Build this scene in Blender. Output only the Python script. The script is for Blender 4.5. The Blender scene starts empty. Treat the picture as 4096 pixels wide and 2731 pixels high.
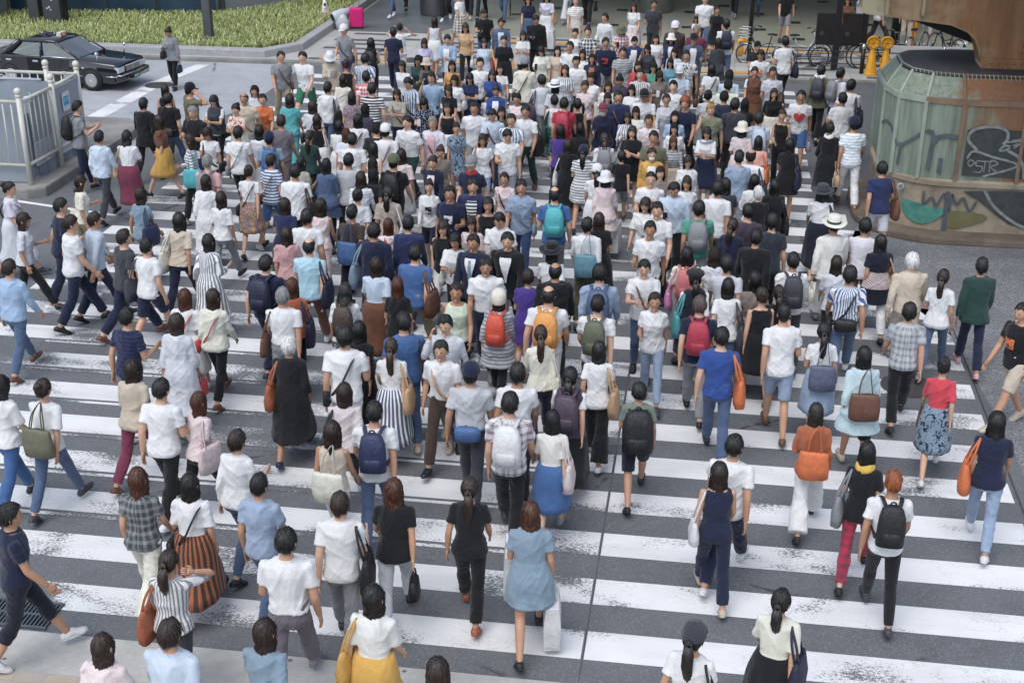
# Crowded zebra crossing under an elevated bridge, seen from a footbridge.
import bpy, bmesh, math, random
import numpy as np
from mathutils import Vector, Matrix, noise
S = bpy.context.scene
COL = S.collection
rnd = random.Random(7)
R = math.radians
# ---------------------------------------------------------------- camera
CF, CT, CP, CR, CH = 5341.43, 0.4143188, 0.1482582, -0.0029639, 7.791572
_F = np.array([-math.sin(CP)*math.cos(CT), math.cos(CP)*math.cos(CT), -math.sin(CT)])
_R0 = np.array([math.cos(CP), math.sin(CP), 0.0]); _D0 = np.cross(_F, _R0)
_Rv = _R0*math.cos(CR) + _D0*math.sin(CR); _Dv = -_R0*math.sin(CR) + _D0*math.cos(CR)
cam = bpy.data.objects.new('camera', bpy.data.cameras.new('camera')); COL.objects.link(cam)
cam.data.sensor_fit = 'HORIZONTAL'; cam.data.sensor_width = 36.0; cam.data.lens = CF/4096*36
cam.data.clip_end = 500; cam.data.clip_start = 0.1
cam.matrix_world = Matrix((( _Rv[0], -_Dv[0], -_F[0], 0), (_Rv[1], -_Dv[1], -_F[1], 0), (_Rv[2], -_Dv[2], -_F[2], CH), (0, 0, 0, 1)))
S.camera = cam
def at(px, py, z=0.0):                       # a place in the photograph -> the point of the place at height z
    v = _F + _Rv*(px-2048)/CF + _Dv*(py-1365.5)/CF
    return np.array([0, 0, CH]) + v*(z-CH)/v[2]
def proj(P):
    v = np.asarray(P, float) - np.array([0, 0, CH]); d = v @ _F
    return 2048+CF*(v @ _Rv)/d, 1365.5+CF*(v @ _Dv)/d, d
# ---------------------------------------------------------------- light: overcast day
W = bpy.data.worlds.new('World'); S.world = W; W.use_nodes = True
wn = W.node_tree; bgn = wn.nodes['Background']
sky = wn.nodes.new('ShaderNodeTexSky'); sky.sky_type = 'NISHITA'; sky.sun_disc = False
sky.sun_elevation = R(62); sky.sun_rotation = R(200); sky.air_density = 1.0; sky.dust_density = 1.0; sky.ozone_density = 1.0
hsv = wn.nodes.new('ShaderNodeHueSaturation'); hsv.inputs['Saturation'].default_value = .62   # clouded over: greyer than a clear sky
wn.links.new(sky.outputs[0], hsv.inputs['Color']); wn.links.new(hsv.outputs[0], bgn.inputs[0]); bgn.inputs[1].default_value = 0.15
sun = bpy.data.objects.new('sun', bpy.data.lights.new('sun', 'SUN')); COL.objects.link(sun)
sun.data.energy = 1.25; sun.data.angle = R(40); sun.data.color = (1.0, 0.97, 0.92)
_sd = Vector((math.sin(R(200))*math.cos(R(62)), math.cos(R(200))*math.cos(R(62)), math.sin(R(62))))
sun.rotation_euler = (-_sd).to_track_quat('-Z', 'Y').to_euler()
S.view_settings.view_transform = 'Standard'; S.view_settings.look = 'None'; S.view_settings.gamma = 1.0
S.view_settings.use_curve_mapping = False; S.view_settings.exposure = 0.66
# ---------------------------------------------------------------- mesh helpers
def arr(*a): return np.array(a, float)
def ring(c, ax, ay, n, p=2.0, ph=0.0):
    t = np.linspace(0, 2*math.pi, n, endpoint=False)+ph
    cs, sn = np.cos(t), np.sin(t)
    if p != 2.0:
        cs, sn = np.sign(cs)*abs(cs)**(2/p), np.sign(sn)*abs(sn)**(2/p)
    return np.asarray(c, float)+np.outer(cs, ax)+np.outer(sn, ay)
def loft(rings, cap=True, closed=True):
    n = len(rings[0]); V = np.concatenate(rings); F = []
    for i in range(len(rings)-1):
        a, b = i*n, (i+1)*n
        for k in range(n if closed else n-1):
            k2 = (k+1) % n; F.append((a+k, a+k2, b+k2, b+k))
    if cap and closed:
        F.append(tuple(range(n-1, -1, -1))); m = (len(rings)-1)*n; F.append(tuple(range(m, m+n)))
    return V, F
def frames(P, up=None):
    P = np.asarray(P, float); T = np.gradient(P, axis=0) if len(P) > 2 else np.repeat((P[1]-P[0])[None], len(P), 0)
    T /= np.linalg.norm(T, axis=1)[:, None]+1e-12
    u = arr(0, 0, 1) if up is None else np.asarray(up, float)
    if abs(T[0] @ u) > 0.95: u = arr(0, 1, 0) if abs(T[0][1]) < .9 else arr(1, 0, 0)
    out = []
    for t in T:
        a = np.cross(t, u); na = np.linalg.norm(a)
        if na < 1e-6: a = out[-1][0]
        else: a = a/na
        b = np.cross(a, t); out.append((a, b)); u = b
    return out
def tube(P, r, n=8, cap=True, flat=1.0, up=None):
    fr = frames(P, up); r = [r]*len(P) if np.isscalar(r) else r
    return loft([ring(p, a*q, b*q*flat, n) for p, (a, b), q in zip(P, fr, r)], cap)
def boxm(c, s, rz=0.0):
    x, y, z = s[0]/2, s[1]/2, s[2]/2
    V = np.array([(-x,-y,-z),(x,-y,-z),(x,y,-z),(-x,y,-z),(-x,-y,z),(x,-y,z),(x,y,z),(-x,y,z)])
    if rz: V = V @ np.array([(math.cos(rz), math.sin(rz), 0), (-math.sin(rz), math.cos(rz), 0), (0, 0, 1)])
    return V+np.asarray(c, float), [(3,2,1,0),(4,5,6,7),(0,1,5,4),(1,2,6,5),(2,3,7,6),(3,0,4,7)]
def lathe(prof, n=24, c=(0, 0, 0), axis='z', cap=True):
    rs = []
    for r, z in prof:
        q = ring((0, 0, z), arr(r, 0, 0), arr(0, r, 0), n)
        if axis == 'y': q = q[:, [0, 2, 1]]*arr(1, -1, 1) if False else np.stack([q[:, 0], q[:, 2], -q[:, 1]], 1)
        if axis == 'x': q = np.stack([q[:, 2], q[:, 0], q[:, 1]], 1)
        rs.append(q+np.asarray(c, float))
    return loft(rs, cap)
def prism(poly, z0, z1):
    p = np.asarray(poly, float); a = np.c_[p, np.full(len(p), z0)]; b = np.c_[p, np.full(len(p), z1)]
    return loft([a, b])
def plate(poly, axis, lo, hi):                # polygon in the two other axes, extruded along axis
    p = np.asarray(poly, float); o = []
    for t in (lo, hi):
        q = np.full((len(p), 3), t)
        q[:, [i for i in range(3) if i != axis]] = p; o.append(q)
    return loft(o)
def sphere(c, r, n=16, m=10):
    r = np.asarray(r, float)*np.ones(3); rs = []
    for i in range(m+1):
        th = math.pi*min(max(i/m, .002), .998)
        rs.append(ring(arr(c[0], c[1], c[2]+r[2]*math.cos(th)), arr(r[0]*math.sin(th), 0, 0), arr(0, r[1]*math.sin(th), 0), n))
    return loft(rs[::-1])
def sheet(poly, z):
    p = np.asarray(poly, float); return np.c_[p, np.full(len(p), z)], [tuple(range(len(p)))]
def turn(VF, rz=0, loc=(0, 0, 0), rx=0, ry=0):
    M = np.array((Matrix.Rotation(rz, 3, 'Z') @ Matrix.Rotation(ry, 3, 'Y') @ Matrix.Rotation(rx, 3, 'X')))
    return VF[0] @ M.T+np.asarray(loc, float), VF[1]
class MB:
    def __init__(s, *parts): s.v = []; s.f = []; s.m = []; s.n = 0; [s.add(p) for p in parts]
    def add(s, VF, mi=0):
        V, F = VF; s.v.append(np.asarray(V, float)); s.f += [tuple(i+s.n for i in f) for f in F]; s.m += [mi]*len(F); s.n += len(V); return s
    def mesh(s, name, mats, smooth=False, bevel=0.0, seg=2):
        me = bpy.data.meshes.new(name); me.from_pydata(np.concatenate(s.v).tolist(), [], s.f)
        for m in (mats if isinstance(mats, (list, tuple)) else [mats]): me.materials.append(m)
        me.polygons.foreach_set('material_index', s.m)
        bm = bmesh.new(); bm.from_mesh(me)
        bmesh.ops.recalc_face_normals(bm, faces=bm.faces)
        if bevel:
            es = [e for e in bm.edges if len(e.link_faces) == 2 and e.calc_face_angle(0) > .5]
            bmesh.ops.bevel(bm, geom=es, offset=bevel, segments=seg, affect='EDGES', profile=.6, clamp_overlap=True)
        bm.to_mesh(me); bm.free()
        me.polygons.foreach_set('use_smooth', [smooth]*len(me.polygons)); return me
    def build(s, name, mats, parent=None, smooth=False, bevel=0.0, seg=2, loc=None):
        me = s.mesh(name, mats, smooth, bevel, seg)
        if loc is not None: me.transform(Matrix.Translation(-Vector(loc)))
        return link(name, me, parent, loc)
def link(name, me, parent=None, loc=None):
    o = bpy.data.objects.new(name, me); COL.objects.link(o)
    if parent is not None: o.parent = parent
    if loc is not None: o.location = loc
    return o
def tag(o, label=None, cat=None, group=None, kind=None):
    for k, v in (('label', label), ('category', cat), ('group', group), ('kind', kind)):
        if v: o[k] = v
    return o
def thing(name, label, cat, loc=(0, 0, 0), rz=0.0, group=None):
    o = link(name, None); o.location = loc; o.rotation_euler = (0, 0, rz); o.empty_display_size = .2
    return tag(o, label, cat, group)
def copy_tree(o, parent=None):
    c = o.copy(); COL.objects.link(c)
    if parent is not None: c.parent = parent
    for ch in list(o.children): copy_tree(ch, c)
    return c
def struct(mb, name, mats, **k): return tag(mb.build(name, mats, **k), kind='structure')
# ---------------------------------------------------------------- material helpers
class NT:
    def __init__(s, name):
        s.m = bpy.data.materials.new(name); s.m.use_nodes = True; s.t = s.m.node_tree; s.b = s.t.nodes['Principled BSDF']
    def n(s, typ, **k):
        o = s.t.nodes.new('ShaderNode'+typ)
        for a, v in k.items(): setattr(o, a, v)
        return o
    def put(s, sock, v):
        if hasattr(v, 'is_output') or isinstance(v, bpy.types.NodeSocket): s.t.links.new(v, sock)
        else: sock.default_value = v
    def co(s, kind='Object'): return s.n('TexCoord').outputs[kind]
    def pos(s): return s.n('NewGeometry').outputs['Position']
    def mapv(s, v, sc=(1, 1, 1), rot=(0, 0, 0), loc=(0, 0, 0)):
        o = s.n('Mapping'); s.put(o.inputs[0], v); o.inputs[1].default_value = loc; o.inputs[2].default_value = rot; o.inputs[3].default_value = sc; return o.outputs[0]
    def noise(s, v, sc, det=4, rough=.6, dist=0):
        o = s.n('TexNoise'); s.put(o.inputs['Vector'], v); o.inputs['Scale'].default_value = sc; o.inputs['Detail'].default_value = det; o.inputs['Roughness'].default_value = rough; o.inputs['Distortion'].default_value = dist; return o.outputs['Fac']
    def voro(s, v, sc, feat='F1', out='Distance'):
        o = s.n('TexVoronoi', feature=feat); s.put(o.inputs['Vector'], v); o.inputs['Scale'].default_value = sc; return o.outputs[out]
    def math(s, op, a, b=0.0, c=None, clamp=False):
        o = s.n('Math', operation=op, use_clamp=clamp); s.put(o.inputs[0], a); s.put(o.inputs[1], b)
        if c is not None: s.put(o.inputs[2], c)
        return o.outputs[0]
    def step(s, v, lo, hi):
        o = s.n('MapRange', clamp=True, interpolation_type='SMOOTHSTEP'); s.put(o.inputs[0], v); s.put(o.inputs[1], lo); s.put(o.inputs[2], hi); return o.outputs[0]
    def rng(s, v, lo, hi, a, b):
        o = s.n('MapRange', clamp=True); s.put(o.inputs[0], v)
        for i, q in enumerate((lo, hi, a, b)): o.inputs[i+1].default_value = q
        return o.outputs[0]
    def mix(s, f, a, b, mode='MIX'):
        o = s.n('Mix', data_type='RGBA', blend_type=mode)
        s.put(o.inputs[0], f); s.put(o.inputs[6], c4(a)); s.put(o.inputs[7], c4(b)); return o.outputs[2]
    def sep(s, v):
        o = s.n('SeparateXYZ'); s.put(o.inputs[0], v); return o.outputs
    def bump(s, h, st=.3, d=.01):
        o = s.n('Bump'); s.put(o.inputs['Height'], h); o.inputs['Strength'].default_value = st; o.inputs['Distance'].default_value = d; s.put(s.b.inputs['Normal'], o.outputs[0])
    def out(s, col=None, rough=None, metal=None, spec=None):
        for k, v in (('Base Color', c4(col)), ('Roughness', rough), ('Metallic', metal), ('Specular IOR Level', spec)):
            if v is not None: s.put(s.b.inputs[k], v)
        return s.m
def c4(c): return (*c, 1.0) if isinstance(c, tuple) and len(c) == 3 else c
def hexc(h):
    v = [int(h[i:i+2], 16)/255 for i in (0, 2, 4)]
    return tuple(x/12.92 if x <= .04045 else ((x+.055)/1.055)**2.4 for x in v)
def simple(name, col, rough=.6, metal=0.0, var=.12, sc=6.0, bump=0.0, bsc=60, spec=None):
    t = NT(name); v = t.co(); n = t.noise(v, sc, 5)
    lo = tuple(x*(1-var*1.6) for x in col); hi = tuple(min(1, x*(1+var)) for x in col)
    if bump: t.bump(t.noise(v, bsc, 3), bump, .004)
    return t.out(t.mix(n, lo, hi), t.rng(n, .2, .8, rough-.07, min(1, rough+.07)), metal, spec)
def asphalt_col(t, v, base):
    sp = t.voro(v, 95.0, out='Color'); spv = t.sep(sp)[0]
    big = t.noise(v, .35, 4); mid = t.noise(v, 2.2, 5); fine = t.noise(v, 55, 3)
    c = t.mix(t.rng(mid, .3, .7, 0, 1), tuple(x*.82 for x in base), tuple(x*1.12 for x in base))
    c = t.mix(t.rng(big, .35, .65, 0, .5), c, tuple(x*1.25 for x in base))
    c = t.mix(t.step(spv, .80, 1.0), c, tuple(min(1, x*1.75) for x in base))
    c = t.mix(t.math('MULTIPLY', t.step(fine, .5, .75), .42), c, tuple(x*.42 for x in base))
    cr = t.voro(t.mapv(v, (.22, .33, 1)), 1.0, 'DISTANCE_TO_EDGE')
    cd = t.math('ADD', cr, t.math('MULTIPLY', t.math('SUBTRACT', t.noise(v, 6, 3), .5), .035))
    crack = t.math('MULTIPLY', t.math('SUBTRACT', 1.0, t.step(cd, .0, .006)), t.step(t.noise(v, .5, 2), .50, .62))
    return t.mix(t.math('MULTIPLY', crack, .75), c, tuple(x*.25 for x in base)), fine, crack
ASPH = (.116, .122, .130)
def m_asphalt(name, base=ASPH, rough=.82):
    t = NT(name); v = t.pos(); c, f, cr = asphalt_col(t, v, base)
    t.bump(t.math('SUBTRACT', f, cr), .5, .006); return t.out(c, rough)
def m_paint(name, wear, wht=(.72, .72, .72)):
    t = NT(name); v = t.pos(); c, f, cr = asphalt_col(t, v, ASPH)
    n1 = t.noise(t.mapv(v, (1, 1.6, 1)), 26, 6, .75); n2 = t.noise(t.mapv(v, (.55, 1.0, 1)), .9, 3); n3 = t.noise(v, 140, 2)
    s = t.math('ADD', t.math('ADD', t.math('MULTIPLY', n1, .5), t.math('MULTIPLY', n2, 1.05)), t.math('MULTIPLY', n3, .22))
    k = t.step(s, wear, wear+.06)
    o_ = t.n('VectorMath', operation='ADD'); nz = t.n('TexNoise'); t.put(nz.inputs['Vector'], v); nz.inputs['Scale'].default_value = 3.5; nz.inputs['Detail'].default_value = 5; t.put(o_.inputs[0], t.mapv(v, (.9, 2.2, 1))); t.put(o_.inputs[1], nz.outputs['Color']); cr2 = t.voro(o_.outputs[0], 2.6, 'DISTANCE_TO_EDGE')
    fine_cr = t.math('MULTIPLY', t.math('SUBTRACT', 1.0, t.step(cr2, .0, .02)), t.step(t.noise(v, .8, 2), .48, .56))
    k = t.math('MULTIPLY', k, t.math('SUBTRACT', 1.0, t.math('MULTIPLY', fine_cr, .35)))
    dirt = t.noise(v, 3.0, 5)
    w = t.mix(t.rng(dirt, .40, .8, 0, .4), wht, tuple(x*.78 for x in wht))
    w = t.mix(t.math('MULTIPLY', t.step(t.noise(t.mapv(v, (.25, 1.3, 1)), 1.1, 4), .42, .7), .42), w, tuple(x*.55 for x in wht))
    t.bump(k, .25, .003); return t.out(t.mix(k, c, w), t.math('SUBTRACT', .82, t.math('MULTIPLY', k, .2)))
# ---------------------------------------------------------------- materials of the place
M_ASPH = m_asphalt('asphalt'); M_OLDP = m_paint('worn_white_paint', .785, (.72, .72, .715)); M_NEWP = m_paint('fresh_white_paint', .75, (.75, .75, .75))
M_THIN = m_paint('old_line_remnant', .86, (.72, .72, .71))
def m_gritty():
    t = NT('gritty_asphalt'); v = t.pos(); s = t.sep(t.voro(v, 105, out='Color'))
    c = t.mix(t.step(s[0], .25, .9), (.10, .105, .112), (.36, .37, .385)); n = t.noise(v, 1.4, 5)
    c = t.mix(t.rng(n, .3, .7, 0, .6), c, (.10, .10, .108)); st = t.step(t.noise(v, 14, 3), .62, .7)
    c = t.mix(t.math('MULTIPLY', st, .7), c, (.04, .04, .042)); t.bump(s[1], .5, .006); return t.out(c, .9)
M_GRIT = m_gritty()
def m_conc(name, col, stain=.5, sc=1.2, spots=0.0):
    t = NT(name); v = t.pos(); n = t.noise(v, sc, 6, .65); f = t.noise(v, 38, 4)
    c = t.mix(t.rng(n, .32, .68, 0, 1), tuple(x*(1-stain) for x in col), tuple(min(.9, x*1.1) for x in col))
    c = t.mix(t.rng(f, .3, .7, 0, .35), c, tuple(x*.6 for x in col))
    if spots:
        d = t.voro(v, 3.2); c = t.mix(t.math('MULTIPLY', t.math('SUBTRACT', 1.0, t.step(d, .07, .1)), spots), c, (.06, .065, .075))
    t.bump(f, .3, .004); return t.out(c, .88)
M_KERB = m_conc('kerb_concrete', (.30, .295, .275), .55); M_KERBD = m_conc('dark_kerb', (.16, .15, .14), .5)
M_GUTTER = m_conc('pale_gutter_concrete', (.47, .465, .44), .35, 1.6, .8); M_COL = m_conc('pier_concrete', (.42, .345, .25), .6, 1.5)
def m_granite():
    t = NT('speckled_granite'); v = t.pos(); s = t.sep(t.voro(v, 70, out='Color'))[0]
    c = t.mix(s, (.25, .255, .265), (.52, .52, .52)); c = t.mix(t.rng(t.noise(v, 2, 4), .3, .7, 0, .4), c, (.27, .27, .26)); return t.out(c, .6)
M_GRAN = m_granite()
def m_tiles(name, a, b, mortar, sx, sy, off=0.0, rough=.55, var=.1):
    t = NT(name); v = t.pos(); o = t.n('TexBrick', offset=off); t.put(o.inputs['Vector'], v)
    o.inputs['Color1'].default_value = c4(a); o.inputs['Color2'].default_value = c4(b); o.inputs['Mortar'].default_value = c4(mortar)
    o.inputs['Scale'].default_value = 1.0; o.inputs['Mortar Size'].default_value = .006; o.inputs['Brick Width'].default_value = sx; o.inputs['Row Height'].default_value = sy
    n = t.noise(v, 1.1, 5); c = t.mix(t.rng(n, .3, .7, 0, 1), o.outputs['Color'], tuple(x*(1-3*var) for x in a))
    sp = t.step(t.noise(v, 9, 3), .66, .72); c = t.mix(t.math('MULTIPLY', sp, .35), c, tuple(x*.35 for x in a)); return t.out(c, rough)
M_PAVE = m_tiles('light_paving_tiles', (.52, .515, .49), (.45, .445, .425), (.18, .18, .17), .6, .3)
M_PAVD = m_tiles('dark_paving_tiles', (.105, .11, .115), (.13, .135, .14), (.06, .06, .06), .6, .3)
M_PAVG = m_tiles('grey_paving_tiles', (.13, .14, .15), (.155, .165, .175), (.08, .08, .085), .6, .6)
M_STAT = m_tiles('station_floor_tiles', (.33, .335, .27), (.31, .315, .26), (.22, .22, .18), .9, .9, 0, .42, .05)
M_STATD = simple('station_dark_inlay', (.035, .035, .034), .45)
def m_tactile():
    t = NT('yellow_tactile_tiles'); v = t.pos(); x, y, z = t.sep(t.mapv(v, (1/.06, 1/.06, 1)))
    d = t.math('MULTIPLY', t.math('SINE', t.math('MULTIPLY', x, 6.283)), t.math('SINE', t.math('MULTIPLY', y, 6.283)))
    n = t.noise(v, 3, 4); c = t.mix(t.rng(n, .3, .7, 0, 1), (.52, .25, .045), (.72, .42, .12)); t.bump(t.step(d, .1, .6), .6, .01); return t.out(c, .7)
M_TACT = m_tactile()
M_BLK = simple('black_painted_steel', (.014, .014, .016), .42); M_DGR = simple('dark_grey_paint', (.045, .05, .055), .5)
M_CHROME = simple('chrome', (.75, .76, .78), .12, 1.0, .04); M_STEEL = simple('brushed_steel', (.42, .43, .44), .32, 1.0, .1)
M_RUB = simple('rubber', (.012, .012, .013), .75); M_SIL = simple('silver_paint', (.45, .46, .47), .35, .6, .08)
M_CREAM = simple('cream_enamel', (.62, .60, .53), .38, 0, .14, 3); M_WHT = simple('white_paint', (.74, .74, .73), .45, 0, .08)
M_YEL = simple('orange_yellow_plastic', (.78, .36, .018), .45, 0, .12, 4); M_RED = simple('red_plastic', (.62, .045, .03), .45)
M_TARP = simple('grey_tarpaulin', (.29, .325, .37), .6, 0, .14, 2.5, .3, 8); M_PANEL = simple('pale_grey_panel', (.50, .53, .57), .5, 0, .08, 1.5)
M_BLUET = simple('dark_blue_sheeting', (.008, .035, .062), .55, 0, .5, 1.2, .5, 6); M_WALLG = simple('grey_metal_wall', (.26, .275, .285), .5, 0, .06, .8)
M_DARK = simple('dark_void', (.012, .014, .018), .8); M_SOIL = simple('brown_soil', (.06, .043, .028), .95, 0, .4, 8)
M_MAG = simple('magenta_suitcase', (.62, .012, .16), .4, 0, .08); M_TEXT = simple('dark_print', (.03, .03, .03), .6)
M_BLUEP = simple('blue_print', (.05, .36, .62), .5); M_REDP = simple('red_print', (.50, .03, .03), .5); M_ORN = simple('orange_print', (.75, .2, .02), .5)
# ---------------------------------------------------------------- ground, road, paving
struct(MB(sheet([(-120, -60), (120, -60), (120, 200), (-120, 200)], -.012)), 'ground', M_ASPH)
struct(MB(sheet([(-60, 9.9), (60, 9.9), (60, 35.15), (-60, 35.15)], 0.0)), 'road', M_ASPH)
Y0, XL, XS, XR = 10.732, -10.5, -.857, 3.72
w = MB(); f = MB(); th = MB()
for i in range(27):
    y = Y0+.9*i; xr = XR if i < 10 else max(1.9, XR-.0-.115*(i-9)*1.6)
    w.add(sheet([(XL, y-.45), (XS-.02, y-.45), (XS-.02, y), (XL, y)], .004))
    if y < 24.9: f.add(sheet([(XS+.01, y-.45), (xr, y-.45), (xr, y), (XS+.01, y)], .004))
    else: f.add(sheet([(XS+.01, y-.45), (2.1, y-.45), (2.1, y), (XS+.01, y)], .004))
    if 1 < i < 9: th.add(sheet([(XL+1.2, y-.56), (XS-.3, y-.56), (XS-.3, y-.50), (XL+1.2, y-.50)], .004))
struct(w, 'crosswalk_worn_stripes', M_OLDP); struct(f, 'crosswalk_fresh_stripes', M_NEWP); struct(th, 'crosswalk_old_line_remnants', M_THIN)
struct(MB(plate([(9.95, .0), (9.95, .0045), (34.9, .0045), (34.9, .0)], 0, XS-.006, XS+.001)), 'road_seam', simple('tar_seam', (.07, .072, .076), .8))
struct(MB(sheet([(-60, 25.6), (-12.3, 26.4), (-11.0, 30.2), (-11.0, 35.1), (-60, 35.1)], .0025)), 'pale_glare_carriageway', m_asphalt('pale_glare_asphalt', (.34, .35, .365), .6))  # paler asphalt, lightened further by sky glare put into its colour
m = MB(sheet([(-14.42, 26.6), (-13.98, 26.6), (-13.90, 31.95), (-14.33, 31.95)], .004))
m.add(sheet([(-14.30, 32.5), (-13.9, 32.5), (-13.55, 34.75), (-13.93, 34.75)], .004)); m.add(sheet([(-12.9, 22.55), (-10.6, 22.0), (-10.6, 22.10), (-12.9, 22.66)], .004))
m.add(sheet([(2.45, 25.75), (3.3, 25.72), (3.3, 25.86), (2.45, 25.88)], .004))
struct(m, 'lane_line_markings', M_NEWP)
g = [(3.78, 9.95), (60, 9.95), (60, 22.9), (6, 22.9), (3.6, 22.95), (2.75, 23.5), (2.55, 22.6), (3.1, 20.4), (3.72, 18.7), (3.86, 16.6), (3.95, 15.2)]
struct(MB(sheet(g, .004)), 'gritty_pavement', M_GRIT)
struct(MB(plate([(10.0, .004), (10.0, .0085), (19, .0085), (19, .004)], 0, 3.77, 3.79)), 'gritty_pavement_edge', simple('dark_joint', (.06, .06, .063), .9))
struct(MB(prism([(-60, 9.45), (60, 9.45), (60, 9.9), (-60, 9.9)], -.2, .012)).add(sheet([(-60, 9.3), (60, 9.3), (60, 9.448), (-60, 9.448)], .014)), 'near_gutter_kerb', M_GUTTER)
struct(MB(prism([(-60, -40), (60, -40), (60, 9.3), (-60, 9.3)], -.2, .018)), 'near_sidewalk', m_tiles('beige_sidewalk_tiles', (.46, .38, .29), (.38, .34, .30), (.3, .29, .27), .3, .15, .5))
# far side: kerb, pavement, station floor
struct(MB(prism([(-60, 35.1), (60, 35.1), (60, 35.3), (-60, 35.3)], -.1, .10)), 'far_kerb', M_KERB, bevel=.02)
struct(MB(prism([(-60, 35.303), (60, 35.303), (60, 39.55), (-60, 39.55)], -.1, .102)), 'far_pavement', M_PAVE)
d = MB()
for k, y in enumerate((35.45, 36.25, 36.95, 37.6, 38.15, 39.1)):
    for x in np.arange(-11.0, 14, 3.0): d.add(sheet([(x+.35*(k % 2), y), (x+1.9+.35*(k % 2), y), (x+1.9+.35*(k % 2), y+.24), (x+.35*(k % 2), y+.24)], .1062))
for x in np.arange(-9.6, 14, 3.0):
    d.add(sheet([(x, 36.55), (x+.3, 36.55), (x+.9, 37.55), (x+.6, 37.55)], .1062)); d.add(sheet([(x+.2, 38.45), (x+1.1, 38.45), (x+1.1, 38.7), (x+.2, 38.7)], .1062))
struct(d, 'pavement_dark_bands', M_PAVD)
t_ = MB()
for a, b, c_, e in ((-10.7, 35.5, 2.0, 35.8), (-6.3, 35.81, -5.9, 39.5), (-5.88, 38.6, 12, 38.9)): t_.add(sheet([(a, b), (c_, b), (c_, e), (a, e)], .1102))
struct(t_, 'tactile_strip', M_TACT)
struct(MB(prism([(-60, 39.55), (60, 39.55), (60, 75), (-60, 75)], -.1, .104)), 'station_floor', M_STAT)
d = MB()
for i, y in enumerate(np.arange(40.3, 60, 1.35)):
    for x in np.arange(-6.5+(i % 2)*1.1, 26, 2.2): d.add(sheet([(x, y), (x+.36, y), (x+.36, y+.36), (x, y+.36)], .1082))
struct(d, 'station_floor_inlays', M_STATD)
struct(MB(sheet([(-11.3, 39.6), (-8.4, 39.6), (-7.6, 41.2), (-9.3, 47), (-11.3, 47)], .1122)), 'grey_tile_field', M_PAVG)
# planting bed
E = MB(prism([(-60, 35.42), (-12.2, 35.42), (-11.45, 36.6), (-11.45, 60), (-11.75, 60), (-11.75, 36.75), (-12.4, 35.8), (-60, 35.8)], .0, .30))
struct(E, 'planter_kerb', M_GRAN, bevel=.03)
struct(MB(prism([(-60, 35.8), (-12.4, 35.8), (-11.75, 36.75), (-11.75, 60), (-60, 60)], .0, .2)), 'planter_soil', M_SOIL)
def grass():
    n = 26000; r = np.random.default_rng(3); P = []
    x = r.uniform(-23, -11.78, n*2); y = r.uniform(35.82, 46.5, n*2)
    ok = ((y < 41.2+.16*(x+16.5)) | ((x > -15.3) & (y < 41.0+1.5*(x+15.3)))) & ((x < -12.3) | (y > 36.7+(-12.0-x)*0)) & ((y > 36.2) | (x < -12.6)); x, y = x[ok][:n], y[ok][:n]; n = len(x)
    h = r.uniform(.08, .21, n); a = r.uniform(0, 2*np.pi, n); l = r.uniform(.10, .28, n); wd = r.uniform(.0045, .009, n)
    d = np.c_[np.cos(a), np.sin(a), 0*a]; s = np.c_[-np.sin(a), np.cos(a), 0*a]; b = np.c_[x, y, np.full(n, .2)]; V = []
    for tt, hh, ww in ((0, 0, 1), (.3, .75, 1.1), (.7, 1.0, .8), (1.0, .78, .12)):
        c = b+d*(l*tt)[:, None]; c[:, 2] += h*hh; V += [c-s*(wd*ww)[:, None], c+s*(wd*ww)[:, None]]
    V = np.stack(V, 1).reshape(-1, 3); k = np.arange(n)*8
    F = np.concatenate([np.c_[k+i, k+i+1, k+i+3, k+i+2] for i in (0, 2, 4)])
    me = bpy.data.meshes.new('grass'); me.from_pydata(V.tolist(), [], F.tolist())
    pal = np.array([(.28, .36, .09), (.42, .47, .17), (.15, .21, .05), (.66, .66, .36), (.56, .57, .28), (.24, .32, .08)])
    c = pal[r.integers(0, 6, n)]*r.uniform(.75, 1.2, n)[:, None]
    at_ = me.color_attributes.new('tint', 'FLOAT_COLOR', 'POINT'); at_.data.foreach_set('color', np.c_[np.repeat(c, 8, 0), np.ones(n*8)].ravel())
    t = NT('variegated_grass'); o = t.n('Attribute', attribute_name='tint'); t.out(o.outputs['Color'], .55); me.materials.append(t.m)
    return tag(link('grass', me), kind='stuff')
grass()
# ---------------------------------------------------------------- hoarding, walls and posts behind the bed
h = thing('hoarding', 'dark blue sheeting stretched on posts behind the grass bed', 'hoarding')
P = MB(); xs = np.linspace(-26, -15.55, 60)
q = []
for z in np.linspace(.18, 4.5, 14): q.append(np.c_[xs, 40.15+.113*(xs+22)+.04*np.sin(xs*5+z)+.03*np.sin(z*4+xs*2), np.full(60, z)])
P.add(loft(q, False, False)); P.build('sheeting', M_BLUET, h, True)
for x in np.arange(-25.2, -15.5, 1.55): MB(tube([(x, 40.02+.113*(x+22), .1), (x, 40.02+.113*(x+22), 4.5)], .025, 8)).build('post', M_STEEL, h, True)
for z in (.95, 1.75): MB(tube([(-26, 40.25+.113*(-4), z), (-15.6, 40.25+.113*6.4, z)], .03, 6)).build('rail', M_DGR, h, True)
MB(tube([(-20.7, 40.0, 4.3), (-20.62, 40.05, 2), (-20.75, 40.0, .9), (-20.7, 40.05, .15)], .012, 5)).build('cord', M_PANEL, h)
tag(MB(plate([(-15.45, 41.25), (-11.7, 47.2), (-11.7, 47.5), (-15.55, 41.4)], 2, .15, 5.2)).build('metal_wall', M_WALLG), 'smooth pale grey metal wall angled behind the grass bed', 'wall')
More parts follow.
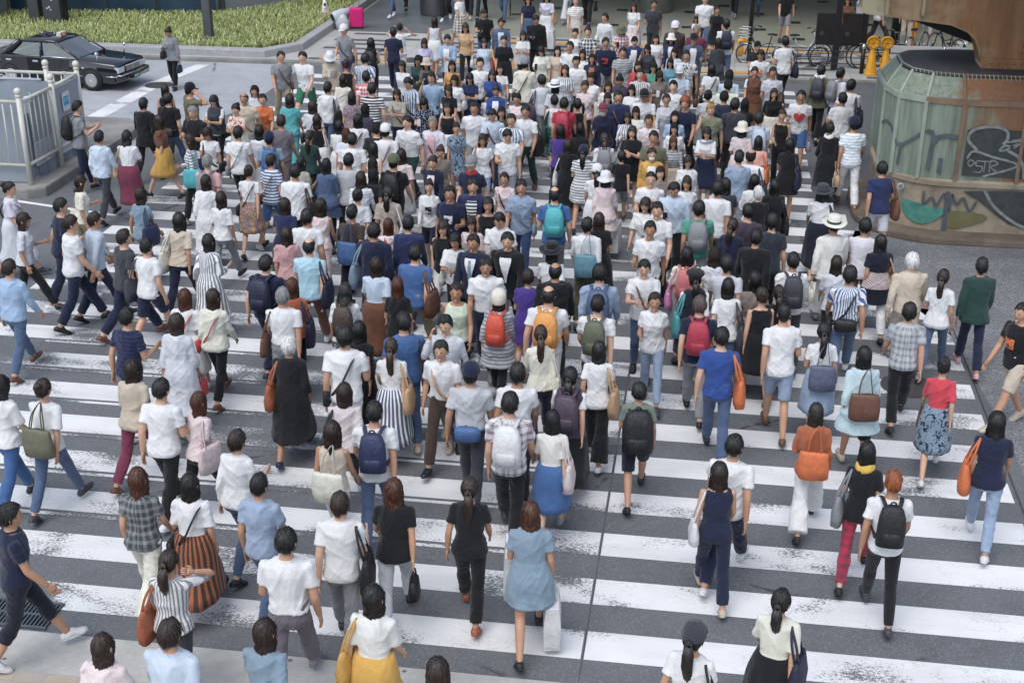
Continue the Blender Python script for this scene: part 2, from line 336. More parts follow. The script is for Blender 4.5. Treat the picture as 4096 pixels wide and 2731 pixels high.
o = thing('wall_downpipe', 'square grey downpipe at the corner of the grey metal wall', 'pipe'); MB(boxm((-15.47, 41.16, 2.6), (.16, .12, 5.0))).build('pipe_shaft', M_DGR, o); MB(boxm((-15.47, 41.14, .9), (.2, .16, .08))).build('bracket', M_STEEL, o)
b_ = thing('concrete_building', 'grey concrete building corner at the edge of the bed behind the taxi', 'building', (-24.4, 40.0, 0))
MB(boxm((0, 0, 3), (4.6, 3.4, 6))).build('wall', m_conc('building_concrete', (.27, .265, .25), .3, .6), b_)
MB(tube([(2.45, -1.5, .1), (2.45, -1.5, 6)], .11, 12)).build('downpipe', M_WALLG, b_, True)
for z in (1.4, 3.2): MB(lathe([(.125, z), (.125, z+.1)], 12, (2.45, -1.5, 0))).build('pipe_band', M_STEEL, b_)
tag(MB(boxm((-20.6, 38.9, 2.5), (.34, .30, 5)), boxm((-20.6, 38.9, .24), (.5, .46, .1))).build('steel_post', M_DGR, bevel=.01), 'tall dark steel post with orange chevrons behind the taxi roof', 'post')
for z in (1.6, 2.25): MB(plate([(-.09, z), (0, z+.12), (.09, z), (.09, z-.07), (0, z+.05), (-.09, z-.07)], 1, -.16, -.152)).build('chevron', M_ORN, bpy.data.objects['steel_post']).location = (-20.6, 38.9, 0)
c_ = thing('control_cabinet', 'tall black roadside cabinet standing in the grass beside the steel post', 'cabinet', (-19.85, 38.7, .2))
MB(boxm((0, 0, .75), (.62, .42, 1.5))).build('cabinet_body', M_BLK, c_, bevel=.015); MB(boxm((0, -.225, .75), (.54, .03, 1.36))).build('cabinet_door', M_DGR, c_, bevel=.008)
MB(tube([(.2, -.25, .7), (.2, -.27, .72), (.2, -.27, .86), (.2, -.25, .88)], .01, 6)).build('handle', M_STEEL, c_); st = MB()
for k in range(9): st.add(boxm((rnd.uniform(-.2, .2), -.243, rnd.uniform(.4, 1.35)), (.05, .004, rnd.uniform(.03, .09))))
st.build('stickers', M_PANEL, c_)
def pole(name, label, xy, z0, ht, s, mat, foot=True, kind='square'):
    o = thing(name, label, 'pole', (xy[0], xy[1], z0))
    if kind == 'square': MB(boxm((0, 0, ht/2), (s, s, ht))).build('shaft', mat, o, bevel=.012)
    else: MB(tube([(0, 0, 0), (0, 0, ht)], s/2, 14)).build('shaft', mat, o, True)
    if foot: MB(boxm((0, 0, .03), (s*1.9, s*1.9, .06))).build('base_plate', M_GRAN if kind == 'square' else M_STEEL, o, bevel=.01)
    return o
pole('street_pole', 'square dark grey pole rising from the grass behind the taxi', (-14.33, 36.9), .2, 6, .23, simple('weathered_dark_paint', (.075, .082, .088), .55, 0, .35, 5))
pole('slim_pole', 'slim pale pole in the grass in front of the grey metal wall', (-13.3, 42.3), .2, 5, .1, M_PANEL, True, 'round')
# ---------------------------------------------------------------- station: ceiling, pillars, walls
s_ = thing('station_hall', 'station hall behind the crossing with olive tiled floor and low ceiling', 'building')
MB(boxm((10, 58, 6.6), (44, 36, .6))).build('ceiling', simple('ceiling_panel', (.35, .34, .31), .7), s_)
MB(boxm((10, 75.6, 3.1), (44, .4, 6.4))).build('back_wall', simple('hall_wall', (.22, .20, .17), .6), s_)
MB(boxm((10, 40.3, 7.8), (44, .6, 2.6))).build('fascia', M_WALLG, s_)
def bent_text(txt, size, mat, name, parent, cz, radius, ang, sc=1.0):
    cu = bpy.data.curves.new('t', 'FONT'); cu.body = txt; cu.size = size; cu.align_x = 'CENTER'; cu.extrude = .004
    o = bpy.data.objects.new('t', cu); COL.objects.link(o); dg = bpy.context.evaluated_depsgraph_get()
    me = bpy.data.meshes.new_from_object(o.evaluated_get(dg)); bpy.data.objects.remove(o)
    for v in me.vertices:
        a = ang+(v.co.x/radius if radius else 0); z = v.co.y*sc+cz; r = radius+.004+v.co.z
        v.co = (math.sin(a)*r, -math.cos(a)*r, z) if radius else (v.co.x, -v.co.z-.004, z)
    me.materials.clear(); me.materials.append(mat); return link(name, me, parent)
def pillar(x, y, r, label, tx, ty):
    o = thing('round_pillar', label, 'pillar', (x, y, .104), 0, 'round station pillars')
    MB(lathe([(r, 0), (r, .06), (r+.012, .07), (r+.012, .5), (r+.03, .52), (r+.03, .58), (r, .6)], 40)).build('steel_base', M_STEEL, o, True)
    MB(lathe([(r-.01, .58), (r-.01, 5)], 40)).build('shaft', simple('pillar_white', (.62, .66, .66), .4), o, True)
    MB(lathe([(r+.002, .62), (r+.006, .63), (r+.006, .92), (r+.002, .93)], 40)).build('poster_band', simple('pale_blue_poster', (.45, .66, .70), .35), o, True)
    for t, s, z, mt in tx: bent_text(t, s, mt, 'lettering', o, z, r+.006, ty)
    return o
pillar(-8.95, 42.75, .44, 'round station pillar with steel base and poster near the grey tile field', [('新大阪', .12, .68, M_BLUEP), ('ShinOsaka', .05, .84, M_BLUEP)], .25)
pillar(-1.97, 44.6, .60, 'wide round station pillar with steel base behind the centre of the crowd', [('くわしくは下のパンフレットをご覧ください', .062, .66, M_TEXT), ('パンフレット', .10, .78, M_BLUEP)], .1)
tag(MB(boxm((8.6, 47, 1.4), (2.6, 4, 2.7))).build('kiosk_block', simple('kiosk_panel', (.36, .35, .29), .5), bevel=.02), 'pale boxy kiosk standing inside the station hall', 'kiosk')
MB(boxm((8.6, 47, .12), (2.64, 4.04, .22))).build('plinth', M_BLK, bpy.data.objects['kiosk_block'])
# right-hand background
tag(MB(tube([(5.35, 40.3, .1), (5.35, 40.3, 5)], .28, 20)).add(lathe([(.33, .1), (.33, .22), (.29, .26)], 20, (5.35, 40.3, 0))).build('black_column', M_BLK, None, True), 'thick round black column behind the orange barricades', 'column')
o = pole('white_bollard_pole', 'thin white pole with a blue band behind the steel pier', (6.08, 39.75), .1, 1.5, .11, M_WHT, True, 'round'); MB(lathe([(.057, 1.0), (.06, 1.01), (.06, 1.09), (.057, 1.1)], 14)).build('blue_band', M_BLUEP, o)
o = thing('shutter_wall', 'grey metal doors and white frame at the far right of the pavement', 'wall', (8.6, 40.6, .1))
MB(boxm((0, .1, 1.8), (3.4, .12, 3.6))).build('wall', M_WALLG, o)
for i, x in enumerate((-.7, .25, 1.2)): d_ = MB(boxm((x, .0, 1.3), (.9, .06, 2.5))).build('door', M_DGR, o, bevel=.01); MB(sphere((x+.3, -.05, 1.15), .035, 8, 6)).build('handle', M_STEEL, d_)
MB(boxm((-1.45, -.05, 1.8), (.3, .14, 3.6))).build('white_jamb', M_CREAM, o); MB(boxm((-1.4, -.13, 1.25), (.1, .03, .5))).build('red_plate', M_REDP, o)
o = thing('grey_duct_post', 'pale grey square duct behind the noticeboard', 'post', (3.98, 38.9, .1)); MB(boxm((0, 0, 2), (.18, .22, 4))).build('duct', M_PANEL, o, bevel=.01); MB(boxm((.2, .12, 2), (.16, .2, 4))).build('dark_side', M_BLK, o); MB(boxm((0, -.12, .9), (.2, .03, .06))).build('strap', M_STEEL, o)
o = thing('orange_board', 'slim orange board with a yellow stripe leaning at the black column', 'board', (5.62, 39.75, .1)); MB(plate([(-.1, 0), (.1, 0), (.13, .95), (.04, 1.05), (-.02, 1.0)], 1, -.03, .03)).build('panel', M_ORN, o); MB(boxm((.05, -.034, .5), (.035, .006, .55))).build('stripe', simple('lime_stripe', (.75, .72, .05), .5), o)
o = thing('white_bench_panel', 'low white metal panel behind the black guard rail', 'panel', (5.65, 36.75, .1)); 
for k in range(3): MB(boxm((0, -.02*k, .14+.2*k), (1.95, .05, .185))).build('board', M_WHT, o, bevel=.008)
for x in (-.85, .1, .9): MB(boxm((x, .06, .35), (.05, .05, .7))).build('upright', M_DGR, o)
# ---------------------------------------------------------------- bridge pier
def rrect(x0, y0, x1, y1, r, n=7):
    P = []
    for cx, cy, a in ((x0+r, y0+r, 180), (x1-r, y0+r, 270), (x1-r, y1-r, 0), (x0+r, y1-r, 90)):
        for k in range(n+1): t = R(a+90*k/n); P.append((cx+r*math.cos(t), cy+r*math.sin(t)))
    return P
def m_green():
    t = NT('perforated_green_metal'); v = t.pos(); x, y, z = t.sep(v)
    n = t.noise(t.mapv(v, (1.1, 1.1, .35)), 1.6, 6, .65); st = t.noise(t.mapv(v, (5, 5, .35)), 2.2, 5, .7); 
    c = t.mix(t.rng(st, .3, .7, 0, 1), (.125, .165, .122), (.31, .36, .285))
    ru = t.math('ADD', t.math('ADD', n, t.math('MULTIPLY', t.math('SUBTRACT', x, 4.0), .27)), t.math('MULTIPLY', t.math('SUBTRACT', z, 2.1), .16))
    rust = t.mix(t.rng(st, .3, .7, 0, 1), (.20, .095, .045), (.30, .155, .08)); c = t.mix(t.step(ru, .50, .72), c, rust)
    s = 6.2832/.032; hx = t.math('SINE', t.math('MULTIPLY', t.math('ADD', x, t.math('MULTIPLY', y, -1.0)), s)); hz = t.math('SINE', t.math('MULTIPLY', z, s))
    hole = t.step(t.math('MULTIPLY', hx, hz), .35, .7); t.bump(t.math('SUBTRACT', 1.0, hole), .5, .008)
    return t.out(t.mix(t.math('MULTIPLY', hole, .72), c, (.03, .04, .035)), .65)
def m_rust():
    t = NT('rusty_brown_steel'); v = t.pos(); x, y, z = t.sep(v)
    st = t.noise(t.mapv(v, (3, 3, .28)), 2.6, 6, .7); n = t.noise(v, .9, 5)
    c = t.mix(t.rng(st, .28, .72, 0, 1), (.135, .06, .021), (.25, .125, .052)); 
    pale = t.math('ADD', n, t.math('MULTIPLY', t.math('SUBTRACT', 4.3, x), .17)); c = t.mix(t.math('MULTIPLY', t.step(pale, .52, .82), .8), c, (.33, .32, .23))
    c = t.mix(t.step(t.noise(t.mapv(v, (6, 6, .5)), 3, 4), .62, .75), c, (.10, .05, .025)); t.bump(t.noise(v, 25, 4), .25, .004); return t.out(c, .6)
M_GREEN = m_green(); M_RUST = m_rust(); M_RIBG = simple('faded_green_paint', (.31, .35, .29), .6, 0, .3, 3); M_RIBR = simple('brown_primer', (.25, .16, .10), .6, 0, .5, 3)
X0, X1, YA, YB = 3.05, 9.35, 23.2, 26.25
pr = thing('bridge_pier', 'rusty riveted steel bridge pier in a green octagonal casing on a graffitied round base', 'bridge pier', (6.2, 24.7, 0))
def up(mb, name, mats, par=pr, **k):
    o = mb.build(name, mats, None, **k); o.parent = par; o.matrix_parent_inverse = Matrix.Translation(-Vector(pr.location)) if par is pr else par.matrix_world.inverted(); return o
def scaled(P, d, cx=6.2, cy=24.72): return [(x-d if x < cx else x+d, y-d if y < cy else y+d) for x, y in P]
kerb = MB(); base = rrect(X0, YA, X1, YB, 1.15)
kerb.add(prism(rrect(X0-.34, YA-.42, X1+.34, YB+.42, 1.45), 0, .13)); up(kerb, 'kerb', m_conc('pier_kerb', (.20, .155, .12), .5, 2), bevel=.03)
B = loft([np.c_[np.array(rrect(X0+a, YA+a, X1-a, YB-a, 1.15-a)), np.full(32, z)] for z, a in ((.0, -.02), (.12, .0), (.93, .02), (.94, -.02), (1.02, -.02), (1.05, .03))])
up(MB(B), 'concrete_base', M_COL)
oct_ = [(3.07, 25.4), (3.07, 24.2), (3.24, 23.62), (3.66, 23.32), (4.28, 23.21), (5.3, 23.21), (6.4, 23.21), (7.5, 23.21), (8.4, 23.3), (9.1, 23.6), (9.3, 24.2), (9.3, 25.4), (9.0, 26.0), (8.0, 26.25), (4.3, 26.25), (3.4, 26.0)]
top_ = [(3.36, 25.3), (3.36, 24.55), (3.49, 24.12), (3.80, 23.84), (4.30, 23.72), (5.3, 23.72), (6.4, 23.72), (7.5, 23.72), (8.2, 23.84), (8.7, 24.1), (8.95, 24.5), (8.95, 25.3), (8.7, 25.65), (8.0, 25.85), (4.4, 25.85), (3.6, 25.65)]
V = [np.c_[np.array(scaled(oct_, -.02)), np.full(16, 1.03)], np.c_[np.array(oct_), np.full(16, 2.40)], np.c_[np.array(top_), np.full(16, 2.75)]]
up(MB(loft(V)), 'green_casing', M_GREEN)
rb = (MB(), MB())
def ribbon_box(P, w, d):                       # flat bar along a polyline on the casing
    return tube(P, w/2, 4, True, d/w)
for ring_, z, w_ in ((oct_, 2.41, .10), (top_, 2.75, .07)):
    for k in range(16):
        a, b = ring_[k], ring_[(k+1) % 16]; rb[1 if (a[0]+b[0])/2 < 3.75 and k < 6 else 0].add(boxm(((a[0]+b[0])/2, (a[1]+b[1])/2, z), (math.hypot(b[0]-a[0], b[1]-a[1])+.02, .045, w_), math.atan2(b[1]-a[1], b[0]-a[0])))
up(rb[0], 'frame_band', M_RIBR, bevel=.004); up(rb[1], 'frame_band', M_RIBG, bevel=.004)
for k in range(16):
    a, t2 = oct_[k], top_[k]; q = MB(boxm((a[0]-.0, a[1]-.005, 1.71), (.06, .045, 1.36), 0)); q.add(tube([(a[0], a[1]-.005, 2.40), (t2[0], t2[1]-.005, 2.75)], .034, 6))
    up(q, 'rib', M_RIBG if k < 4 else M_RIBR)
cp = [np.array(top_)]
cap = loft([np.c_[np.array(scaled(top_, .03)), np.full(16, 2.72)], np.c_[np.array(scaled(top_, .02)), np.full(16, 2.78)], np.c_[np.array(top_)*.75+np.array((6.2, 24.75))*.25, np.full(16, 2.83)], np.c_[np.array(top_)*.35+np.array((6.2, 24.75))*.65, np.full(16, 2.86)]])
up(MB(cap), 'black_net_cover', simple('black_net', (.035, .037, .04), .6, 0, .5, 9, .9, 10), smooth=True)
tp = top_+[top_[0]]; rope = MB()
cum = 0
for k in range(2, 9):
    a, b = np.array(tp[k]), np.array(tp[k+1]); L = np.linalg.norm(b-a); nn = max(2, int(L/.07))
    for j in range(nn):
        p = a+(b-a)*(j+.5)/nn; rope.add(tube([(p[0], p[1]-.045, 2.80), (p[0]+.015, p[1]-.06, 2.74), (p[0]+.03, p[1]-.055, 2.69)], .008, 4))
up(rope, 'lashing_rope', M_RIBG)
arch = [(2.5, 6.0), (2.5, 3.78), (2.62, 3.74), (2.94, 3.71), (3.5, 3.65), (4.05, 3.59), (4.33, 3.48), (4.47, 3.36), (4.54, 3.22), (4.60, 3.05), (4.64, 2.9), (4.66, 2.7), (9.2, 2.7), (9.2, 6.0)]
st_ = MB(plate(arch, 1, 24.05, 24.60)); up(st_, 'steel_portal', M_RUST)
fl = MB(); A3 = arch[1:12]
fl.add(loft([np.array([(x, 24.02, z), (x-.0, 24.64, z), (x-.035, 24.64, z-.045), (x-.035, 24.02, z-.045)]) for x, z in A3])); up(fl, 'curved_flange', M_RUST)
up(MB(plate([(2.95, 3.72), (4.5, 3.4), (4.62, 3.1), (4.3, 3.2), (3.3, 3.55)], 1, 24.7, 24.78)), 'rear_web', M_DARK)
up(MB(plate([(4.615, 2.72), (4.655, 2.72), (4.62, 3.0), (4.56, 3.2), (4.52, 3.2), (4.58, 3.0)], 1, 24.06, 24.59)), 'pale_web_plate', M_RIBG)
rv = MB()
for i in range(34):
    for z in (2.93, 2.84): rv.add(sphere((4.76+.128*i, 24.012, z), (.026, .022, .026), 8, 6))
for j in range(4):
    for k in range(5): rv.add(sphere((4.60, 24.12+.1*k, 2.78+.075*j), (.02, .02, .02), 8, 5))
up(rv, 'rivets', M_RUST, smooth=True)
up(MB(boxm((6.9, 24.03, 2.89), (4.55, .03, .22))), 'splice_plate', M_RUST)
bs = up(MB(lathe([(.0, .01), (.215, .01), (.22, -.015), (.20, -.03), (.185, -.03), (.175, -.018), (0, -.018)], 28, (5.41, 24.05, 3.17), 'y')), 'round_boss', M_RUST, smooth=False)
bl = MB()
for k in range(9): a = k*2*math.pi/9; bl.add(sphere((5.41+.15*math.cos(a), 24.02, 3.17+.15*math.sin(a)), (.022, .02, .022), 8, 5))
o = bl.build('bolts', M_RUST, None, True); o.parent = bs; o.matrix_parent_inverse = bs.matrix_world.inverted() if False else Matrix.Identity(4)
up(MB(boxm((13.2, 27, 6.4), (18.6, 15, 1.0))), 'bridge_deck', M_RUST)  # deck above the view, its reach shaped to shade the pier
for x in (2.9, 3.5): up(MB(boxm((x, 23.95, 4.0), (.05, .2, .55))), 'stiffener', M_RUST)
up(MB(tube([(1.2, 24.9, 4.35), (2.5, 24.5, 4.0)], .18, 12)), 'cross_tube', M_DGR, smooth=True)
sg = MB(lathe([(0, -.02), (.055, -.02), (.055, .01), (0, .01)], 16, (3.42, 23.42, .84), 'y')); up(sg, 'drain_disc', M_PANEL)
ho = MB()
for k in range(7): a = k*1.047; rr = 0 if k == 6 else .03; ho.add(lathe([(0, -.026), (.011, -.026), (.011, -.02)], 8, (3.42+rr*math.cos(a), 23.42, .84+rr*math.sin(a)), 'y'))
up(ho, 'drain_holes', M_TEXT)
# graffiti, painted as thin strokes that follow the base and the casing
def on_path(P, off):
    P = np.array(P); d = np.r_[0, np.cumsum(np.linalg.norm(np.diff(P, axis=0), axis=1))]
    def f(s, z):
        x = np.interp(s, d, P[:, 0]); y = np.interp(s, d, P[:, 1]); e = .02
        tx = np.interp(s+e, d, P[:, 0])-np.interp(s-e, d, P[:, 0]); ty = np.interp(s+e, d, P[:, 1])-np.interp(s-e, d, P[:, 1]); n = math.hypot(tx, ty)+1e-9
        return arr(x+ty/n*off, y-tx/n*off, z), arr(tx/n, ty/n, 0)
    return f
def smooth_poly(pts, n=8):
    p = np.array(pts, float); p = np.vstack([2*p[0]-p[1], p, 2*p[-1]-p[-2]]); o = []
    for i in range(1, len(p)-2):
        for t in np.linspace(0, 1, n, endpoint=False):
            a, b, c, d = p[i-1:i+3]; o.append(.5*((2*b)+(c-a)*t+(2*a-5*b+4*c-d)*t*t+(3*b-a-3*c+d)*t**3))
    return np.array(o+[p[-2]])
SK = [0]
def stroke(mb, fn, pts, w):
    SK[0] += 1; kk = .0005*SK[0]
    p = smooth_poly(pts); d = np.gradient(p, axis=0); d /= np.linalg.norm(d, axis=1)[:, None]+1e-9; nn = np.c_[-d[:, 1], d[:, 0]]*w/2
    V = []; F = []
    for i in range(len(p)):
        for sgn in (1, -1): q = p[i]+sgn*nn[i]; a_, t_g = fn(q[0], q[1]); V.append(a_+arr(t_g[1], -t_g[0], 0)*kk)
    for i in range(len(p)-1): F.append((2*i, 2*i+1, 2*i+3, 2*i+2))
    mb.add((np.array(V), F))
def blob(mb, fn, pts, n=14):
    p = smooth_poly(pts, 5); lo, hi = p[:, 0].min(), p[:, 0].max(); V = []; F = []
    for k in range(n+1):
        s = lo+(hi-lo)*(k+.001)/(n+.002); zs = []
        for i in range(len(p)):
            a, b = p[i], p[(i+1) % len(p)]
            if (a[0]-s)*(b[0]-s) < 0: zs.append(a[1]+(b[1]-a[1])*(s-a[0])/(b[0]-a[0]))
        if len(zs) < 2: zs = [p[np.argmin(abs(p[:, 0]-s))][1]]*2
        V += [fn(s, min(zs))[0], fn(s, max(zs))[0]]
    for k in range(n): F.append((2*k, 2*k+2, 2*k+3, 2*k+1))
    mb.add((np.array(V), F))
g0 = [(X0, 25.1)]+rrect(X0, YA, X1, YB, 1.15)[:9]+[(8.2, YA)]
fb1, fb2, fb3 = (on_path(scaled(g0, .0), -.004+k*.0-o_) for k, o_ in ((0, -.024), (0, -.028), (0, -.033)))
M_GB = simple('black_spray', (.055, .062, .058), .75, 0, .55, 7); M_GW = simple('grey_spray', (.26, .275, .26), .75, 0, .55, 9); M_GT = simple('teal_spray', (.08, .27, .215), .75, 0, .5, 8); M_GO = simple('olive_spray', (.16, .15, .07), .75, 0, .3, 4); M_GV = simple('grey_violet_spray', (.085, .10, .115), .75, 0, .4, 5)
s0 = .75  # path length where the left silhouette ends
mk = {k: MB() for k in 'bwtov'}
blob(mk['t'], fb1, [(1.75, .62), (2.0, .60), (2.3, .56), (2.55, .52), (2.45, .36), (2.2, .22), (1.95, .28), (1.8, .42)])
blob(mk['o'], fb1, [(2.55, .50), (2.9, .50), (3.2, .46), (3.25, .36), (2.9, .22), (2.65, .18), (2.55, .3)])
blob(mk['b'], fb1, [(2.8, .86), (3.3, .90), (4.2, .90), (5.4, .9), (6.6, .9), (6.6, .2), (5.2, .18), (4.2, .22), (3.7, .28), (3.3, .55), (3.0, .78)])
stroke(mk['w'], fb2, [(3.15, .9), (3.35, .62), (3.75, .33), (4.2, .20), (4.6, .24), (4.8, .45), (4.88, .78), (5.1, .84), (5.3, .7), (5.3, .5)], .05)
stroke(mk['w'], fb2, [(4.05, .72), (3.98, .5), (3.95, .3)], .035); stroke(mk['w'], fb2, [(4.62, .28), (4.75, .2), (5.0, .3), (5.1, .5), (5.12, .25), (5.3, .2), (5.7, .45), (6.2, .3)], .04)
stroke(mk['v'], fb2, [(2.15, .82), (2.17, .58), (2.3, .72), (2.38, .58), (2.5, .8), (2.6, .5), (2.62, .8), (2.72, .62), (2.82, .74), (2.95, .52), (3.05, .7)], .045)
stroke(mk['v'], fb2, [(2.55, .85), (2.56, .1)], .08)
for k, nm, mt in (('t', 'teal_paint', M_GT), ('o', 'olive_paint', M_GO), ('b', 'black_paint', M_GB), ('w', 'white_paint_lines', M_GW), ('v', 'grey_paint_lines', M_GV)): up(mk[k], nm, mt)
fg1, fg2 = on_path(oct_[:9], .012), on_path(oct_[:9], .017)
mg = {k: MB() for k in 'bwv'}                   # path: 0 at (3.07,25.4), 1.2 first corner, 1.8, 2.32, 2.95, 3.97 ...
blob(mg['b'], fg1, [(3.05, 1.95), (3.4, 1.99), (3.9, 1.96), (4.5, 2.0), (5.6, 1.98), (6.6, 2.0), (6.6, 1.14), (5, 1.12), (3.6, 1.14), (3.05, 1.14)])
stroke(mg['v'], fg1, [(1.22, 1.78), (1.45, 1.86), (1.72, 1.76), (1.9, 1.55), (2.1, 1.66), (2.3, 1.82)], .05); stroke(mg['v'], fg1, [(1.95, 1.6), (1.92, 1.2)], .05)
stroke(mg['v'], fg1, [(2.38, 1.88), (2.5, 1.8), (2.48, 1.2)], .07); stroke(mg['v'], fg1, [(2.5, 1.66), (2.6, 1.78), (2.75, 1.82), (2.9, 1.80)], .08); stroke(mg['v'], fg1, [(2.68, 1.42), (2.67, 1.15)], .07)
stroke(mg['w'], fg2, [(3.9, 1.74), (3.7, 1.62), (3.62, 1.62), (3.7, 1.7), (3.85, 1.68), (3.95, 1.74), (4.1, 1.66), (4.12, 1.8), (3.7, 1.76)], .035)
stroke(mg['w'], fg2, [(3.1, 1.45), (3.2, 1.58), (3.5, 1.5), (3.95, 1.36), (3.4, 1.14)], .04); stroke(mg['w'], fg2, [(3.25, 1.6), (3.08, 1.78), (3.15, 1.95), (3.45, 2.02), (3.68, 1.96), (3.72, 1.82), (3.66, 1.72)], .05)
stroke(mg['w'], fg2, [(3.75, 1.62), (3.95, 1.5), (4.06, 1.3), (4.1, 1.14), (4.3, 1.16), (4.5, 1.34)], .05); stroke(mg['w'], fg2, [(4.15, 1.4), (4.25, 1.75), (4.5, 1.95), (4.3, 1.98), (4.15, 1.86), (3.8, 1.78)], .05)
stroke(mg['w'], fg2, [(4.9, 1.9), (4.7, 1.6), (4.8, 1.3), (5.1, 1.2), (5.3, 1.5), (5.2, 1.9)], .05)
for s_0, g_ in ((3.12, [(.0, .1), (.03, .13), (.07, .1), (.03, .06), (0, .1)]), (3.24, [(.08, .12), (.02, .12), (.02, .07), (.08, .06), (.07, .0), (0, .0)]), (3.36, [(0, .12), (.1, .12)]), (3.41, [(0, .12), (0, 0)]), (3.5, [(0, 0), (0, .13), (.08, .1), (.01, .06), (.09, 0)])): stroke(mg['w'], fg2, [(s_0+a*1.6, 1.22+b*1.6) for a, b in g_], .022)
for k, nm, mt in (('b', 'black_fill', M_GB), ('w', 'grey_outlines', M_GW), ('v', 'violet_lines', M_GV)): up(mg[k], nm, mt)
# ---------------------------------------------------------------- white guard fence with tarpaulin on the traffic island
struct(MB(prism([(-40, 22.72), (-12.72, 22.72), (-12.45, 22.95), (-12.5, 27.6), (-13.0, 28.2), (-40, 28.2)], -.05, .2)), 'traffic_island', M_KERB, bevel=.035)
fn_ = thing('guard_fence', 'cream tube guard fence with ball topped posts round the traffic island', 'fence', (-12.78, 24.26, .2)); fn_.scale = (1, 1, 1.055)
def fpost(x, y):
    MB(tube([(x, y, 0), (x, y, 1.62)], .05, 14)).add(lathe([(.045, 1.60), (.062, 1.62), (.05, 1.66)], 14, (x, y, 0))).add(sphere((x, y, 1.71), .068, 14, 10)).build('post', M_CREAM, fn_, True)
dx, dy = -13.2, 25.0
PS = [(.0, -1.24), (.04, .0), (-.0, 1.2), (-.66, 1.2), (-2.3, -1.24), (-4.6, -1.24), (-3.2, 1.2), (-5.6, 1.2)]
for p_ in PS: fpost(*p_)
for (a, b) in (((.0, -1.24), (.04, .0)), ((.04, .0), (-.0, 1.2)), ((.0, -1.24), (-6.5, -1.24)), ((-.0, 1.2), (-6.5, 1.2))):
    a, b = np.array(a), np.array(b); L = np.linalg.norm(b-a); m = MB()
    for z in (1.52, .36): m.add(tube([(*a, z), (*b, z)], .032, 10))
    k = int(L/.17)
    for i in (range(1, k) if b[1] != 1.2 or a[1] != 0 else ()):
        p = a+(b-a)*i/k; m.add(tube([(*p, .36), (*p, 1.52)], .014, 6))
    if b[1] == 1.2 and a[1] == 0: [m.add(tube([(*p, .34), (*p, 1.54)], .014, 6)) for p in (a+(b-a)*.06, a+(b-a)*.94)]
    m.build('rail_panel', M_CREAM, fn_, True)
tp = thing('tarpaulin_screen', 'grey tarpaulin and mesh panels tied inside the cream guard fence', 'tarpaulin', (-12.78, 24.26, .2)); tp.scale = (1, 1, 1.055)
def drape(a, b, z0, z1, amp, name, mat):
    a, b = np.array(a), np.array(b); xs = np.linspace(0, 1, 50); q = []; d = (b-a)/np.linalg.norm(b-a); nn = arr(-d[1], d[0])
    for z in np.linspace(z0, z1, 12):
        w_ = amp*(np.sin(xs*31+z*2)+.6*np.sin(xs*13-z*3)); p = a+np.outer(xs, b-a)+np.outer(w_, nn); q.append(np.c_[p, np.full(50, z)])
    MB(loft(q, False, False)).build(name, mat, tp, True)
drape((-.10, -1.14), (-6.5, -1.12), .02, 1.3, .02, 'tarpaulin', M_TARP); drape((-.12, 1.08), (-6.5, 1.06), .05, 1.38, .025, 'tarpaulin', M_TARP)
drape((-.09, -1.1), (-.1, -.6), .02, 1.22, .012, 'tarpaulin', M_TARP); drape((-.08, -.7), (-.09, 1.1), .0, .35, .03, 'tarpaulin', M_TARP)
def m_mesh():
    t = NT('chain_link_mesh'); x, y, z = t.sep(t.co()); s = 6.2832/.075
    a = t.math('SINE', t.math('MULTIPLY', t.math('ADD', y, z), s)); b = t.math('SINE', t.math('MULTIPLY', t.math('SUBTRACT', y, z), s))
    k = t.math('MAXIMUM', t.step(a, .78, .92), t.step(b, .78, .92)); return t.out(t.mix(k, (.40, .43, .47), (.17, .19, .22)), .5)
MM = m_mesh()
for a, b in ((-.82, -.05), (.05, 1.14)):
    xo = .0 if a < 0 else .08
    MB(boxm((-.06+xo, (a+b)/2, 1.05), (.02, b-a, .82))).build('mesh_panel', MM, tp); MB(boxm((-.055+xo, (a+b)/2, .44), (.02, b-a, .38))).build('solid_panel', M_PANEL, tp)
    m = MB()
    for z in (1.47, .64, .24): m.add(tube([(-.045+xo, a, z), (-.045+xo, b, z)], .018, 8))
    m.add(tube([(-.045+xo, b, .24), (-.045+xo, b, 1.47)], .018, 8)); m.build('panel_frame', M_PANEL, tp, True)
MB(tube([(-.75, 1.1, 1.40), (-6.5, 1.1, 1.40)], .03, 8)).build('tie_bar', M_DGR if False else M_PANEL, tp, True)
kn = MB()
for (x, y, z) in [(-1.0-.55*i, 1.14, 1.43) for i in range(6)]+[(.0, -.8, 1.5), (-.03, .95, 1.5), (-.2, 1.2, 1.5), (.0, -.5, .34)]:
    for k in range(4): a = rnd.uniform(0, 6.28); kn.add(tube([(x, y, z), (x+.06*math.cos(a), y-.03, z+.06*math.sin(a)), (x+.11*math.cos(a+.5), y-.05, z+.02+.08*math.sin(a+.6))], .008, 4))
kn.build('cable_ties', M_WHT, tp)
o = thing('notice_sign', 'small white notice with a blue panel hanging on the mesh panel', 'sign', (-12.735, 24.75, 1.42))
MB(plate(rrect(-.16, -.19, .16, .19, .05, 4), 0, 0, .012)).build('board', M_WHT, o); MB(plate([(-.11, -.08), (.11, -.08), (.11, .10), (-.11, .10)], 0, .0125, .016)).build('blue_panel', M_BLUEP, o)
m = MB(); [m.add(boxm((.0175, -.075+.03*i, .05-.045*j), (.002, .018, .014))) for i in range(6) for j in range(2)]; m.build('print', M_WHT, o)
